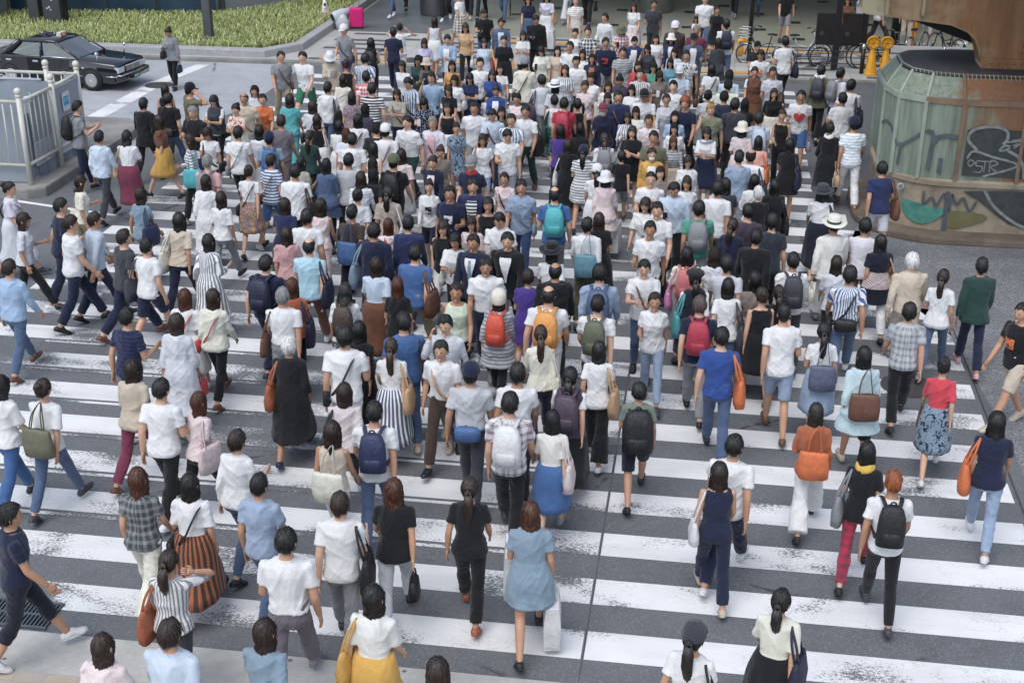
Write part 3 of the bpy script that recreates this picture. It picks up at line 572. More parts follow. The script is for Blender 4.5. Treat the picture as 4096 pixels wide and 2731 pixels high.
# ---------------------------------------------------------------- taxi
def make_taxi():
    t = thing('taxi', 'black saloon taxi with chrome fender mirrors waiting at the crossing', 'taxi', (0, 0, 0))
    M_CAR = simple('black_car_paint', (.006, .006, .008), .1, 0, .02); M_CAR.node_tree.nodes['Principled BSDF'].inputs['Coat Weight'].default_value = 1.0
    g = NT('car_glass'); tr = g.n('BsdfTransparent'); tr.inputs[0].default_value = (.62, .70, .73, 1); gl = g.n('BsdfGlossy'); gl.inputs['Roughness'].default_value = .03; fz = g.n('Fresnel'); fz.inputs[0].default_value = 1.75; mx = g.n('MixShader'); g.put(mx.inputs[0], g.math('MULTIPLY', fz.outputs[0], 2.6, None, True)); g.put(mx.inputs[1], tr.outputs[0]); g.put(mx.inputs[2], gl.outputs[0]); g.put(g.t.nodes['Material Output'].inputs[0], mx.outputs[0]); M_GL = g.m
    def sec(x, w, zb, zt, r=.07, tum=.0):
        P = [(-w+r, zb), (w-r, zb), (w-.015, zb+r), (w, zb+(zt-zb)*.55), (w-.012, zt-r*.8), (w-r*.7-tum, zt-.008), (0, zt+.012), (-w+r*.7+tum, zt-.008), (-w+.012, zt-r*.8), (-w, zb+(zt-zb)*.55), (-w+.015, zb+r)]
        return np.array([(x, y, z) for y, z in P])
    st = [(-2.36, .70, .42, .84), (-2.33, .78, .30, .90), (-2.2, .83, .24, .945), (-1.6, .85, .21, .965), (-1.15, .855, .20, .95), (0, .86, .19, .93), (.75, .86, .19, .925), (1.0, .855, .20, .915), (1.6, .845, .21, .875), (2.15, .82, .23, .83), (2.28, .79, .27, .80), (2.32, .74, .36, .76)]
    MB(loft([sec(x, w, a, b) for x, w, a, b in st])).build('body', M_CAR, t, True)
    def gs(x, w, zt, zb=.91): return np.array([(x, -w-.08, zb), (x, -w, zt-.05), (x, -w+.07, zt), (x, 0, zt+.015), (x, w-.07, zt), (x, w, zt-.05), (x, w+.08, zb)])
    MB(loft([gs(-1.62, .66, .935), gs(-1.0, .64, 1.36), gs(.12, .64, 1.375), gs(.95, .70, .93)])).build('window_glass', M_GL, t, False)
    MB(loft([np.array([(x, -w, z-.055), (x, -w+.07, z), (x, 0, z+.018), (x, w-.07, z), (x, w, z-.055), (x, 0, z-.02)]) for x, w, z in ((-1.04, .655, 1.355), (-.9, .665, 1.395), (-.3, .67, 1.41), (.1, .665, 1.40), (.22, .65, 1.365))])).build('roof', M_CAR, t, True)
    for s in (1, -1):
        for (xa, xb, r) in ((.22, .98, .026), (-.33, -.30, .036), (-1.04, -1.66, .085)): MB(tube([(xa, s*.655, 1.35), ((xa+xb)/2, s*.71, 1.14), (xb, s*.775, .92)], r, 8)).build('pillar', M_CAR, t, True)
        MB(tube([(-1.55, s*.775, .945), (0, s*.782, .935), (.95, s*.775, .925)], .012, 6)).build('chrome_trim', M_CHROME, t, True)
        MB(tube([(.20, s*.668, 1.33), (.6, s*.715, 1.13), (.97, s*.77, .93)], .01, 6)).build('windscreen_trim', M_CHROME, t, True)
        MB(tube([(2.28, s*.83, .46), (1.85, s*.862, .46)], .014, 6)).add(tube([(1.15, s*.875, .44), (-1.1, s*.875, .44)], .012, 6)).build('side_moulding', M_CHROME, t, True)
        for x in (-.95, -.02):
            d = MB(plate([(x-.72, .24), (x+.72 if x > -.5 else x+.7, .24), (x+.72 if x > -.5 else x+.7, .90), (x-.72, .90)], 1, s*.858-.004, s*.858+.006)).build('door', M_CAR, t, bevel=.004)
            MB(boxm((x-.42, s*.874, .80), (.19, .02, .055))).build('handle', M_CHROME, d, bevel=.008)
        h = MB(loft([np.array([(x, s*y0, za), (x, s*y1, za), (x, s*y1, zb), (x, s*y0, zb)]) for x, y0, y1, za, zb in ((2.2, .42, .80, .55, .74), (2.335, .44, .775, .565, .725))])).build('headlight', simple('headlight_glass', (.62, .66, .68), .1, .3), t, bevel=.01)
        mr = MB(tube([(1.62, s*.76, .87), (1.66, s*.79, 1.0), (1.68, s*.80, 1.08)], .022, 8)).add(sphere((1.66, s*.80, 1.12), (.06, .085, .06), 14, 8)).build('fender_mirror', M_CHROME, t, True)
        MB(boxm((1.18, s*.872, .68), (.09, .015, .04))).build('side_marker', M_PANEL, t, bevel=.006)
        MB(boxm((2.33, s*.62, .38), (.04, .2, .06))).build('fog_light', M_PANEL, t, bevel=.01)
        for x in (1.42, -1.36):
            MB(lathe([(.345, -.005), (.36, .012), (.30, .02)], 26, (x, s*.86, .345), 'y')).build('wheel_arch', M_RUB, t)
            wh = MB(lathe([(.20, -.10), (.30, -.10), (.318, -.07), (.318, .07), (.30, .10), (.20, .10)], 30, (x, s*.79, .318), 'y')).build('wheel', M_RUB, t, True)
            rim = MB(lathe([(.0, -s*.085 if False else -.105), (.06, -.108), (.17, -.10), (.205, -.105), (.21, -.09), (.21, .09), (.205, .105), (.17, .10), (.06, .108), (0, .105)], 30, (x, s*.79, .318), 'y'))
            rim.build('rim', M_SIL, wh, True); hl = MB()
            for k in range(18): a = k*math.pi/9; hl.add(boxm((x+.185*math.cos(a), s*.79+s*.104, .318+.185*math.sin(a)), (.02, .008, .02)))
            hl.build('rim_slots', M_RUB, wh)
    gr = MB(boxm((2.325, 0, .645), (.05, .80, .17))).build('grille', M_BLK, t, bevel=.01); m = MB()
    for k in range(6): m.add(boxm((2.353, 0, .575+.029*k), (.012, .78, .009)))
    m.add(boxm((2.352, 0, .74), (.03, .84, .03))); m.add(boxm((2.357, 0, .645), (.012, .02, .15))); m.build('grille_bars', M_CHROME, gr)
    MB(loft([sec(2.2, .84, .30, .54, .03), sec(2.40, .83, .31, .53, .03), sec(2.45, .78, .33, .50, .03)])).build('bumper', M_CAR, t, True)
    MB(tube([(2.3, -.835, .50), (2.43, -.80, .50), (2.455, 0, .50), (2.43, .80, .50), (2.3, .835, .50)], .016, 6)).build('bumper_trim', M_CHROME, t, True)
    pl_ = MB(boxm((2.462, 0, .39), (.012, .34, .165))).build('number_plate', simple('green_plate', (.02, .12, .075), .5), t); m = MB()
    for k in range(4): m.add(boxm((2.469, -.10+.065*k, .375), (.003, .035, .07)))
    m.build('plate_figures', M_WHT, pl_)
    sgn = MB(loft([np.array([(x, -.16+i_, z) for x, i_ in ((-.09+k_, 0), (.09-k_, 0), (.09-k_, .32-2*0), (-.09+k_, .32))]) for z, k_ in ((1.42, 0), (1.55, .025))])).build('roof_sign', M_CREAM, t, bevel=.012)
    fc = MB(plate([(-.15, 1.43), (.15, 1.43), (.15, 1.54), (-.15, 1.54)], 0, .082, .094)).build('red_face', M_REDP, sgn)
    tx = bent_text('個人', .11, M_WHT, 'lettering', sgn, 0, 0, 0); tx.rotation_euler = (0, 0, R(90)); tx.location = (.096, 0, 1.445)
    m = MB()
    for s in (1, -1): m.add(tube([(.92, s*.25-.3, .945), (.86, s*.25, .965), (.80, s*.25+.1, 1.01)], .012, 5))
    m.build('wiper', M_BLK, t); MB(tube([(.45, -.36, .90), (.42, -.50, .97), (.36, -.36, 1.05), (.42, -.22, .97), (.45, -.36, .90)], .015, 6)).build('steering_wheel', M_BLK, t)
    SC = simple('white_seat_cover', (.55, .60, .64), .7)
    for x, y in ((-.10, -.36), (-.10, .36)):
        MB(loft([ring((x-.05, y, .35), arr(.26, 0, 0), arr(0, .25, 0), 16, 3), ring((x-.03, y, .55), arr(.27, 0, 0), arr(0, .25, 0), 16, 3)])).add(loft([ring((x-.26, y, .5), arr(.08, 0, 0), arr(0, .24, 0), 16, 3), ring((x-.34, y, .95), arr(.07, 0, 0), arr(0, .23, 0), 16, 3), ring((x-.36, y, 1.02), arr(.05, 0, 0), arr(0, .13, 0), 16, 3), ring((x-.38, y, 1.2), arr(.05, 0, 0), arr(0, .12, 0), 16, 3)])).build('front_seat', SC, t, True)
    MB(boxm((-1.0, 0, .42), (.5, 1.25, .3))).add(boxm((-1.28, 0, .75), (.16, 1.25, .55))).build('rear_seat', SC, t, True, .06, 3)
    MB(boxm((.72, 0, .80), (.3, 1.3, .2))).build('dashboard', M_BLK, t, bevel=.05)
    MB(boxm((-.35, -.25, 1.42), (.16, .12, .05))).build('roof_antenna', M_BLK, t, bevel=.01)
    return t
taxi = make_taxi(); TXA = R(-7.2); TXL = (-16.44, 32.2, 0)
taxi.location = TXL; taxi.rotation_euler = (0, 0, TXA); taxi.scale = (.83,)*3
# ---------------------------------------------------------------- guard rail, board, bicycles, barricades
gr_ = thing('guard_rail', 'black three bar guard rail along the far kerb by the bicycles', 'guard rail', (3.9, 36.05, .1))
for x in (-2.0, .0, 2.05, 4.1): MB(tube([(x, 0, 0), (x, 0, .68)], .055, 14)).build('post', M_BLK, gr_, True); MB(lathe([(.058, .66), (.058, .70), (.05, .74), (.025, .77), (.003, .78)], 14, (x, 0, 0))).build('dome_cap', M_CHROME, gr_, True)
for z in (.56, .40, .24): MB(tube([(-2.05, 0, z), (4.1, 0, z)], .014, 8)).build('bar', M_BLK, gr_, True)
nb = thing('noticeboard', 'dark framed noticeboard panels fixed to the black street post', 'noticeboard', (3.22, 36.45, .1))
MB(boxm((0, 0, 2.0), (.17, .17, 4.0))).build('post', M_BLK, nb, bevel=.015)
for x in (-.31, .36): pb = MB(boxm((x, -.02, 1.08), (.5, .06, .82))).build('panel', simple('dark_board', (.022, .018, .018), .35, 0, .3, 5), nb, bevel=.02); MB(boxm((x-.1, -.055, .95), (.1, .004, .1))).build('torn_paper', M_DGR, pb)
MB(tube([(-.6, -.02, .66), (.62, -.02, .66)], .016, 6)).build('lower_rail', M_BLK, nb, True)
sb = thing('signal_post', 'black post carrying a yellow crossing box behind the crowd', 'post', (.98, 37.2, .1))
MB(tube([(0, 0, 0), (0, 0, 4.5)], .06, 14)).build('post', M_BLK, sb, True); yb = MB(loft([ring((-.24, 0, z), arr(r, 0, 0), arr(0, r, 0), 18, 3) for z, r in ((.12, .06), (.14, .085), (.62, .085))])).build('yellow_box', M_YEL, sb, True)
MB(lathe([(.088, .62), (.09, .66), (.06, .68), (0, .68)], 18, (-.24, 0, 0))).build('steel_cap', M_STEEL, yb, True); MB(lathe([(0, -.03), (.055, -.03), (.055, .01)], 16, (-.24, -.085, .5), 'y')).build('push_button', M_STEEL, yb)
MB(boxm((-.1, 0, .55), (.14, .07, .07))).add(boxm((-.1, 0, .2), (.14, .07, .07))).build('bracket', M_YEL, yb, bevel=.01)
MB(lathe([(.065, .5), (.068, .51), (.068, .53), (.065, .54)], 14)).build('clamp', M_STEEL, sb)
def bicycle(label, x, y, rz, col, basket=False, small=False):
    o = thing('bicycle', label, 'bicycle', (x, y, .1), rz, 'bicycles parked behind the guard rail'); r = .25 if small else .32; wb = .5
    for sx in (-wb, wb):
        t = np.linspace(0, 2*np.pi, 33); ty = tube(np.c_[sx+r*np.cos(t), 0*t, r+r*np.sin(t)], .016, 6, False)
        wh = MB(ty).build('wheel', M_RUB, o, True); q = MB(tube(np.c_[sx+(r-.022)*np.cos(t), 0*t, r+(r-.022)*np.sin(t)], .009, 5, False))
        for k in range(16): a = k*math.pi/8; q.add(tube([(sx, .012*(-1)**k, r), (sx+(r-.02)*math.cos(a+.15), 0, r+(r-.02)*math.sin(a+.15))], .0022, 3))
        q.add(lathe([(.018, -.04), (.018, .04)], 8, (sx, 0, r), 'y')); q.build('rim', M_CHROME, wh, True)
        a = np.linspace(R(15), R(150 if sx < 0 else 130), 14); MB(tube(np.c_[sx+(r+.03)*np.cos(a), 0*a, r+(r+.03)*np.sin(a)], .02, 6, True, .4)).build('mudguard', M_CHROME, o, True)
    h = 2*r; f = MB(tube([(-.06, 0, r-.02), (-.2, 0, .78)], .016, 7)).add(tube([(-.06, 0, r-.02), (.1, 0, r+.06), (.34, 0, .72)], .02, 7)).add(tube([(-.06, 0, r-.02), (-wb, .04, r), (-.16, .02, .62)], .01, 6)).add(tube([(wb, .045, r), (.42, .04, h), (.36, 0, .68), (.3, 0, .92)], .015, 7)).add(tube([(-.17, 0, .6), (.12, 0, .5), (.37, 0, .66)], .014, 6))
    f.build('frame', col, o, True)
    MB(tube([(.20, .28, .96), (.30, .22, 1.0), (.31, .05, .98), (.30, 0, .95), (.31, -.05, .98), (.30, -.22, 1.0), (.20, -.28, .96)], .012, 6)).build('handlebar', M_CHROME, o, True)
    for s in (1, -1): MB(tube([(.27, s*.25, .985), (.16, s*.295, .945)], .018, 7)).build('grip', M_RUB, o, True)
    MB(loft([ring((-.33, 0, .82), arr(0, .09, 0), arr(0, 0, .025), 10), ring((-.22, 0, .83), arr(0, .085, 0), arr(0, 0, .03), 10), ring((-.08, 0, .82), arr(0, .025, 0), arr(0, 0, .02), 10)])).build('saddle', M_RUB, o, True)
    MB(lathe([(.085, -.01), (.09, 0), (.085, .01)], 16, (-.06, .05, r-.02), 'y')).add(tube([(-.06, .06, r-.02), (.05, .07, r-.15)], .01, 5)).add(tube([(-.06, -.06, r-.02), (-.17, -.07, r+.1)], .01, 5)).build('crank', M_STEEL, o)
    if basket:
        b = MB()
        for z in (.70, .78, .86, .95): k = .10+.05*(z-.7)/.25; b.add(tube([(.42, -k, z), (.62+k*.3, -k, z), (.62+k*.3, k, z), (.42, k, z), (.42, -k, z)], .005, 4, False))
        for k in range(9): b.add(tube([(.44+.02*k, -.1, .70), (.44+.025*k, -.15, .95)], .004, 4)); b.add(tube([(.44+.02*k, .1, .70), (.44+.025*k, .15, .95)], .004, 4))
        b.build('basket', M_STEEL, o)
    return o
bicycle('black framed bicycle with wire basket, nearest the yellow crossing box', 1.35, 36.75, R(165), M_BLK, True, True)
bicycle('silver folding bicycle with small wheels standing behind the guard rail', 2.35, 36.75, R(8), M_SIL, False, True)
bicycle('silver bicycle with large wheels under the noticeboard', 3.35, 36.7, R(176), M_SIL)
bicycle('dark bicycle behind the two orange barricades', 4.45, 36.75, R(10), M_BLK, True)
bicycle('bicycle with chrome handlebar behind the white metal panel', 5.55, 38.3, R(60), M_SIL)
bicycle('black bicycle parked at the end of the white metal panel', 6.35, 38.2, R(120), M_BLK)
def barricade(label, x, y):
    o = thing('barricade_stand', label, 'barricade', (x, y, .1), 0, 'orange barricade stands')
    MB(lathe([(.165, 0), (.17, .03), (.155, .05), (.14, .08), (.135, .2), (.128, .21), (.12, .33), (.112, .34), (.10, .46), (.092, .47), (.07, .62), (.06, .66), (.062, .70)], 26)).build('cone_body', M_YEL, o, True)
    d = MB(lathe([(0, -.05), (.13, -.05), (.145, -.06), (.165, -.06), (.168, -.03), (.168, .03), (.165, .06), (.145, .06), (.13, .05), (0, .05)], 32, (0, 0, .84), 'y')).build('round_head', M_YEL, o, True)
    m = MB(lathe([(.132, -.063), (.145, -.066), (.148, -.058)], 32, (0, 0, .84), 'y', False))
    for k in range(3): m.add(boxm((0, -.052, 0), (.25, .01, .009)) if False else turn(boxm((0, 0, 0), (.25, .01, .009)), 0, (0, -.053, .84), 0, k*math.pi/3))
    m.build('spoke_ribs', simple('dark_orange_rib', (.36, .13, .012), .5), d)
    MB(tube([(-.09, -.05, .36), (-.15, -.07, .38), (-.14, -.06, .45), (-.08, -.03, .44)], .015, 6)).build('hook', M_YEL, o, True); return o
barricade('orange barricade stand with clean round head beside the black rail post', 4.12, 35.95); barricade('orange barricade stand with dirty dark face, next to the steel pier casing', 4.47, 35.95)
# ---------------------------------------------------------------- things by the planter
sc_ = thing('suitcase', 'upright magenta hard shell suitcase with extended handle by the planter kerb', 'suitcase', (-10.78, 39.98, .104), R(12))
MB(loft([ring((0, 0, z), arr(.21, 0, 0), arr(0, .13, 0), 24, 5) for z in (.06, .62)])).build('shell', M_MAG, sc_, False, .03, 3); m = MB()
for x in (-.12, -.04, .04, .12): m.add(boxm((x, -.134, .34), (.02, .012, .5)))
m.build('ribs', M_MAG, sc_, bevel=.004); MB(tube([(-.08, .09, .62), (-.08, .09, 1.0), (.08, .09, 1.0), (.08, .09, .62)], .011, 6)).build('handle', M_STEEL, sc_)
for x in (-.16, .16):
    for y in (-.09, .09): MB(sphere((x, y, .03), .03, 8, 6)).build('wheel', M_RUB, sc_)
MB(boxm((.213, 0, .4), (.012, .03, .14))).build('lock', M_BLK, sc_)
pbag = loft([ring((0, 0, z), arr(r, 0, 0), arr(0, r*.7, 0), 20) for z, r in ((0, .17), (.05, .22), (.2, .23), (.33, .18), (.42, .09), (.47, .05), (.52, .09))])
pv = pbag[0]; pv += np.array([[.025*math.sin(7*a+9*b), .025*math.cos(8*b+5*c), .01*math.sin(9*a)] for a, b, c in pv*3])
g = NT('clear_plastic_bag'); g.b.inputs['Transmission Weight'].default_value = .35; MPB = g.out((.62, .63, .65), .25)
pb = tag(MB((pv, pbag[1])).build('plastic_bag', MPB, None, True), 'translucent plastic bag full of things leaning on the magenta suitcase', 'bag'); pb.location = (-11.17, 39.75, .104)
MB(boxm((.0, -.03, .2), (.16, .08, .22), .3)).build('red_item', M_REDP, pb)
um = tag(MB(loft([ring((0, 0, z), arr(r, 0, 0), arr(0, r*.8, 0), 14) for z, r in ((0, .02), (.08, .10), (.3, .16), (.55, .17), (.66, .14))])).build('rolled_sheet', M_PANEL, None, True, 0), 'crumpled silver sheet rolled up on the planter kerb beside the plastic bag', 'sheet'); um.location = (-11.0, 40.15, .62); um.rotation_euler = (R(20), R(-105), R(25))
MB(loft([ring((0, 0, z), arr(r, 0, 0), arr(0, r*.8, 0), 14) for z, r in ((.655, .13), (.668, .128))])).build('dark_mouth', M_DARK, um)
tc = thing('traffic_cone', 'white traffic cone with red tip and no entry mark in the grass', 'traffic cone', (-12.12, 41.2, .2))
MB(lathe([(.13, 0), (.12, .04), (.045, .55), (.035, .56)], 22)).build('cone_body', M_WHT, tc, True); MB(lathe([(.048, .54), (.035, .69), (.02, .71), (0, .71)], 18)).build('red_tip', M_RED, tc, True)
for i, ch in enumerate('立禁'): bent_text(ch, .13, M_REDP, 'lettering', tc, .20-.14*i, .115-.012*(1-i)*1.5, .35)
MB(lathe([(.03, -.008), (.042, -.01), (.045, 0)], 18, (.03, -.085, .40), 'y')).build('no_entry_mark', M_TEXT, tc)
# road furniture
def disc(name, label, xy, r, cat, z=.005):
    o = tag(MB(lathe([(0, 0), (r, 0), (r, .004), (r-.02, .006), (0, .006)], 36)).build(name, simple('cast_iron', (.085, .08, .078), .6, .3, .35, 40, .6, 90)), label, cat); o.location = (xy[0], xy[1], z); return o
disc('manhole_cover', 'round iron manhole cover on the road beside the person in grey jacket', at(637, 342)[:2], .36, 'manhole cover')
disc('manhole_cover', 'round iron manhole cover on the crosswalk beside the gritty pavement', at(3630, 1545)[:2], .36, 'manhole cover', .0095)
disc('manhole_cover', 'round iron manhole cover on the far pavement behind the crowd', at(1650, 257)[:2], .33, 'manhole cover', .107)
gt = thing('drain_grate', 'rectangular iron drain grate in the gutter at the near kerb', 'grate', (-6.5, 10.15, .004)); m = MB(boxm((0, 0, .012), (.9, .025, .024)))
for y in (-.2, .2): m.add(boxm((0, y, .012), (.9, .03, .024)))
for i in range(22): m.add(boxm((-.43+.041*i, 0, .011), (.014, .38, .022)))
m.build('bars', simple('grate_iron', (.11, .13, .155), .5, .4), gt); MB(boxm((0, 0, .002), (.88, .4, .002))).build('pit', M_DARK, gt)
# ---------------------------------------------------------------- people: materials
def objcol(t):
    o = t.n('ObjectInfo'); return o.outputs['Color'], o.outputs['Random']
def m_skin():
    t = NT('skin'); c, r = objcol(t); a = t.n('Attribute', attribute_name='hc'); x, y, z = t.sep(a.outputs['Vector']); ax = t.math('ABSOLUTE', x)
    def ell(cx, cz, rx, rz): return t.math('ADD', t.math('POWER', t.math('DIVIDE', t.math('SUBTRACT', ax, cx), rx), 2.0), t.math('POWER', t.math('ABSOLUTE', t.math('DIVIDE', t.math('SUBTRACT', z, cz), rz)), 2.0))
    fr = t.step(y, .03, .05)
    def msk(e): return t.math('MULTIPLY', t.math('SUBTRACT', 1.0, t.step(e, .7, 1.2)), fr)
    dark = t.math('MAXIMUM', msk(ell(.031, .008, .0145, .0072)), t.math('MULTIPLY', msk(ell(.032, .036, .019, .004)), .5)); lip = msk(ell(.0, -.060, .024, .0085))
    b = t.mix(t.rng(t.noise(t.co(), 14, 4), .3, .7, 0, .3), c, (.50, .22, .13)); b = t.mix(t.math('MULTIPLY', lip, .6), b, (.36, .08, .07)); b = t.mix(t.math('MULTIPLY', dark, .93), b, (.012, .009, .008))
    t.b.inputs['Subsurface Weight'].default_value = .0; return t.out(b, .5)
def m_hair():
    t = NT('hair'); c, r = objcol(t); v = t.co(); n = t.noise(t.mapv(v, (1, 1, .14)), 60, 4, .7); k = t.rng(n, .3, .7, .35, 1.9)
    o = t.n('Mix', data_type='RGBA', blend_type='MULTIPLY'); t.put(o.inputs[0], 1.0); t.put(o.inputs[6], c); cc = t.n('CombineXYZ'); [t.put(cc.inputs[i], k) for i in range(3)]; t.put(o.inputs[7], cc.outputs[0])
    t.bump(n, .9, .006); return t.out(o.outputs[2], .36, None, .5)
def m_cloth(name, pat=None):
    t = NT(name); c, r = objcol(t); v = t.co(); x, y, z = t.sep(v); n = t.noise(t.mapv(v, (1, 1, .55)), 6.5, 3, .45, .8); w = t.noise(v, 160, 2)
    if pat:
        a = t.n('Attribute', attribute_type='OBJECT', attribute_name='col2').outputs['Color']
        def st(u, per, lo, hi): return t.step(t.math('SINE', t.math('MULTIPLY', u, 6.2832/per)), lo, hi)
        ang = t.math('ARCTAN2', x, y)
        if pat == 'hst': k = st(z, .052, -.15, .15)
        elif pat == 'vst': k = st(ang, .30, .0, .4)
        elif pat == 'plaid': k = t.math('MULTIPLY', t.math('ADD', st(z, .085, .1, .35), st(ang, .5, .1, .35)), .5)
        elif pat == 'floral': k = t.step(t.noise(v, 17, 3, .5, 1.2), .52, .6)
        elif pat == 'dots': k = t.math('SUBTRACT', 1.0, t.step(t.voro(v, 38), .22, .34))
        elif pat == 'band': k = t.math('MULTIPLY', t.math('SUBTRACT', t.step(z, .88, .885), t.step(z, 1.13, 1.135)), st(t.math('ADD', ang, t.math('MULTIPLY', z, 6.0)), .18, -.6, -.2))
        c = t.mix(k, c, a)
    k = t.rng(n, .25, .75, .86, 1.1); o = t.n('Mix', data_type='RGBA', blend_type='MULTIPLY'); t.put(o.inputs[0], 1.0); t.put(o.inputs[6], c)
    cc = t.n('CombineXYZ'); [t.put(cc.inputs[i], k) for i in range(3)]; t.put(o.inputs[7], cc.outputs[0])
    t.bump(t.math('ADD', t.math('MULTIPLY', n, .8), t.math('MULTIPLY', w, .12)), .7, .06); t.b.inputs['Sheen Weight'].default_value = .15
    return t.out(o.outputs[2], .85, None, .25)
M_SKIN = m_skin(); M_HAIR = m_hair(); M_CLOTH = {None: m_cloth('cloth')}
for p_ in ('hst', 'vst', 'plaid', 'floral', 'dots', 'band'): M_CLOTH[p_] = m_cloth('cloth_'+p_, p_)
def m_obj(name, rough): t = NT(name); c, r = objcol(t); n = t.noise(t.co(), 9, 4); t.bump(t.noise(t.mapv(t.co(), (1, 1, .6)), 16, 4, .6, .8), .6, .03); return t.out(t.mix(t.rng(n, .3, .7, 0, .35), c, t.mix(.6, c, (.02, .02, .02))), rough)
M_BAG = m_obj('bag_material', .55); M_SHOE = m_obj('shoe_material', .45)
def mute(c): g_ = .3*c[0]+.59*c[1]+.11*c[2]; return tuple(x*.84+g_*.16 for x in c)
PAL = {k: (mute(hexc(h)), w_) for k, h, w_ in (l.split(':') for l in """white:e9ebee:white|offwhite:e2ddd4:off-white|cream:ddd6c4:cream|ivory:e8e4d8:ivory|beige:c6b6a0:beige|black:191a1e:black|charcoal:3a3d45:charcoal|charcoalblue:2d333f:dark slate|charcoalg:414a48:grey green|grey:85878c:grey|lightgrey:b4b6ba:light grey|palegrey:c6c9cf:pale grey|navy:1d2440:navy|navyblue:263058:navy blue|navydark:1a1f30:dark navy|royal:274b93:royal blue|blue:3d659c:blue|denim:4a5f80:blue denim|lightdenim:8a9fba:light denim|navydenim:27406b:dark denim|denimgrey:4d6379:grey denim|lightblue:93aecc:light blue|paleblue:bccbdb:pale blue|skyblue:a9d3e8:sky blue|paleaqua:b7d0d6:pale aqua|bluegrey:7b93a5:blue grey|bluegreyp:8ea1bb:soft blue grey|greyblue:5a617a:slate blue|teal:46a3a6:teal|turquoise:35aeb2:turquoise|seablue:5d93a6:sea blue|seagreen:4a9d86:sea green|green:2c7a55:green|darkgreen:22423c:dark green|greygreen:6d7a6d:grey green|palegreen:cfdcc0:pale green|oliveg:7a8062:olive green|olive:6a6850:olive|darkolive:45422f:dark olive|khaki:9a8d6c:khaki|khakigrey:a9a393:stone|mustard:cf9c33:mustard|yellow:d5a91e:yellow|paleyellow:e4e2bc:pale yellow|amber:e6962b:amber|orange:de6d22:orange|orangered:d9431b:bright orange|rust:a8592f:rust|tan:c7a071:tan|brown:6e4530:brown|darkbrown:46362f:dark brown|greybrown:7d7068:taupe|greybeige:a89a8d:grey beige|wine:7a3049:wine red|plum:4e3f50:plum|plumdark:453847:dark plum|red:c4302f:red|redp:cf3346:bright red|palered:c9696b:pale red|crimson:b5203f:crimson|hotpink:d8368c:hot pink|hotpinkp:dd84b8:candy pink|pink:d8a6a8:pink|palepink:ddc7c6:pale pink|palepinkgrey:c9bdbe:rose grey|dustypink:bc8f8d:dusty pink|palecoral:e0a090:coral|mauve:8a7480:mauve|mauvegrey:6d6671:mauve grey|purple:49328a:purple|purpledark:40384f:dark purple|lilac:b7b0cf:lilac|lilacwhite:d4cfdc:lilac white|lilacgrey:c3c2cf:lilac grey|camo:5c6148:camouflage""".split('|'))}
HAIRC = {'': (.0065, .006, .006), 'br': (.019, .010, .007), 'red': (.060, .020, .009), 'grey': (.20, .20, .20), 'white': (.55, .55, .53), 'blond': (.30, .17, .05), 'orange': (.22, .065, .02), 'dk': (.02, .015, .013), 'brg': (.075, .055, .045)}
# ---------------------------------------------------------------- people: body, clothes and hair in one pose
def rx(a): c, s = math.cos(R(a)), math.sin(R(a)); return np.array([(1, 0, 0), (0, c, -s), (0, s, c)])
POSE = {'w1': ((27, 5), (-17, 22), (-16, 8, 16, 0), (22, 8, 24, .1), 4, 2), 'w3': ((13, 6), (-5, 34), (-8, 8, 14, 0), (12, 8, 20, .1), 3, 3),
 's1': ((2, 3), (-2, 3), (2, 9, 14, .1), (3, 9, 12, .1), 0, 0), 'ph': ((13, 6), (-5, 30), (-6, 8, 16, 0), (30, 6, 88, .45), 4, -22),
 'br': ((13, 6), (-5, 30), (20, 8, 78, .45), (24, 8, 84, .5), 3, -8), 'ha': ((10, 6), (-5, 26), (95, 55, 122, 1.0), (92, 52, 126, 1.0), 1, -2),
 'hf': ((12, 6), (-5, 30), (-4, 8, 18, 0), (58, 8, 118, .35), 3, -6), 'hb': ((12, 6), (-5, 30), (-4, 8, 18, 0), (105, 48, 125, .7), 2, -6),
 'cr': ((3, 3), (-2, 6), (24, 6, 88, .85), (28, 6, 92, .8), 1, 0), 'st': ((82, 84), (84, 88), (44, 10, 46, .1), (48, 8, 40, .1), -8, 0)}
_pc = {}
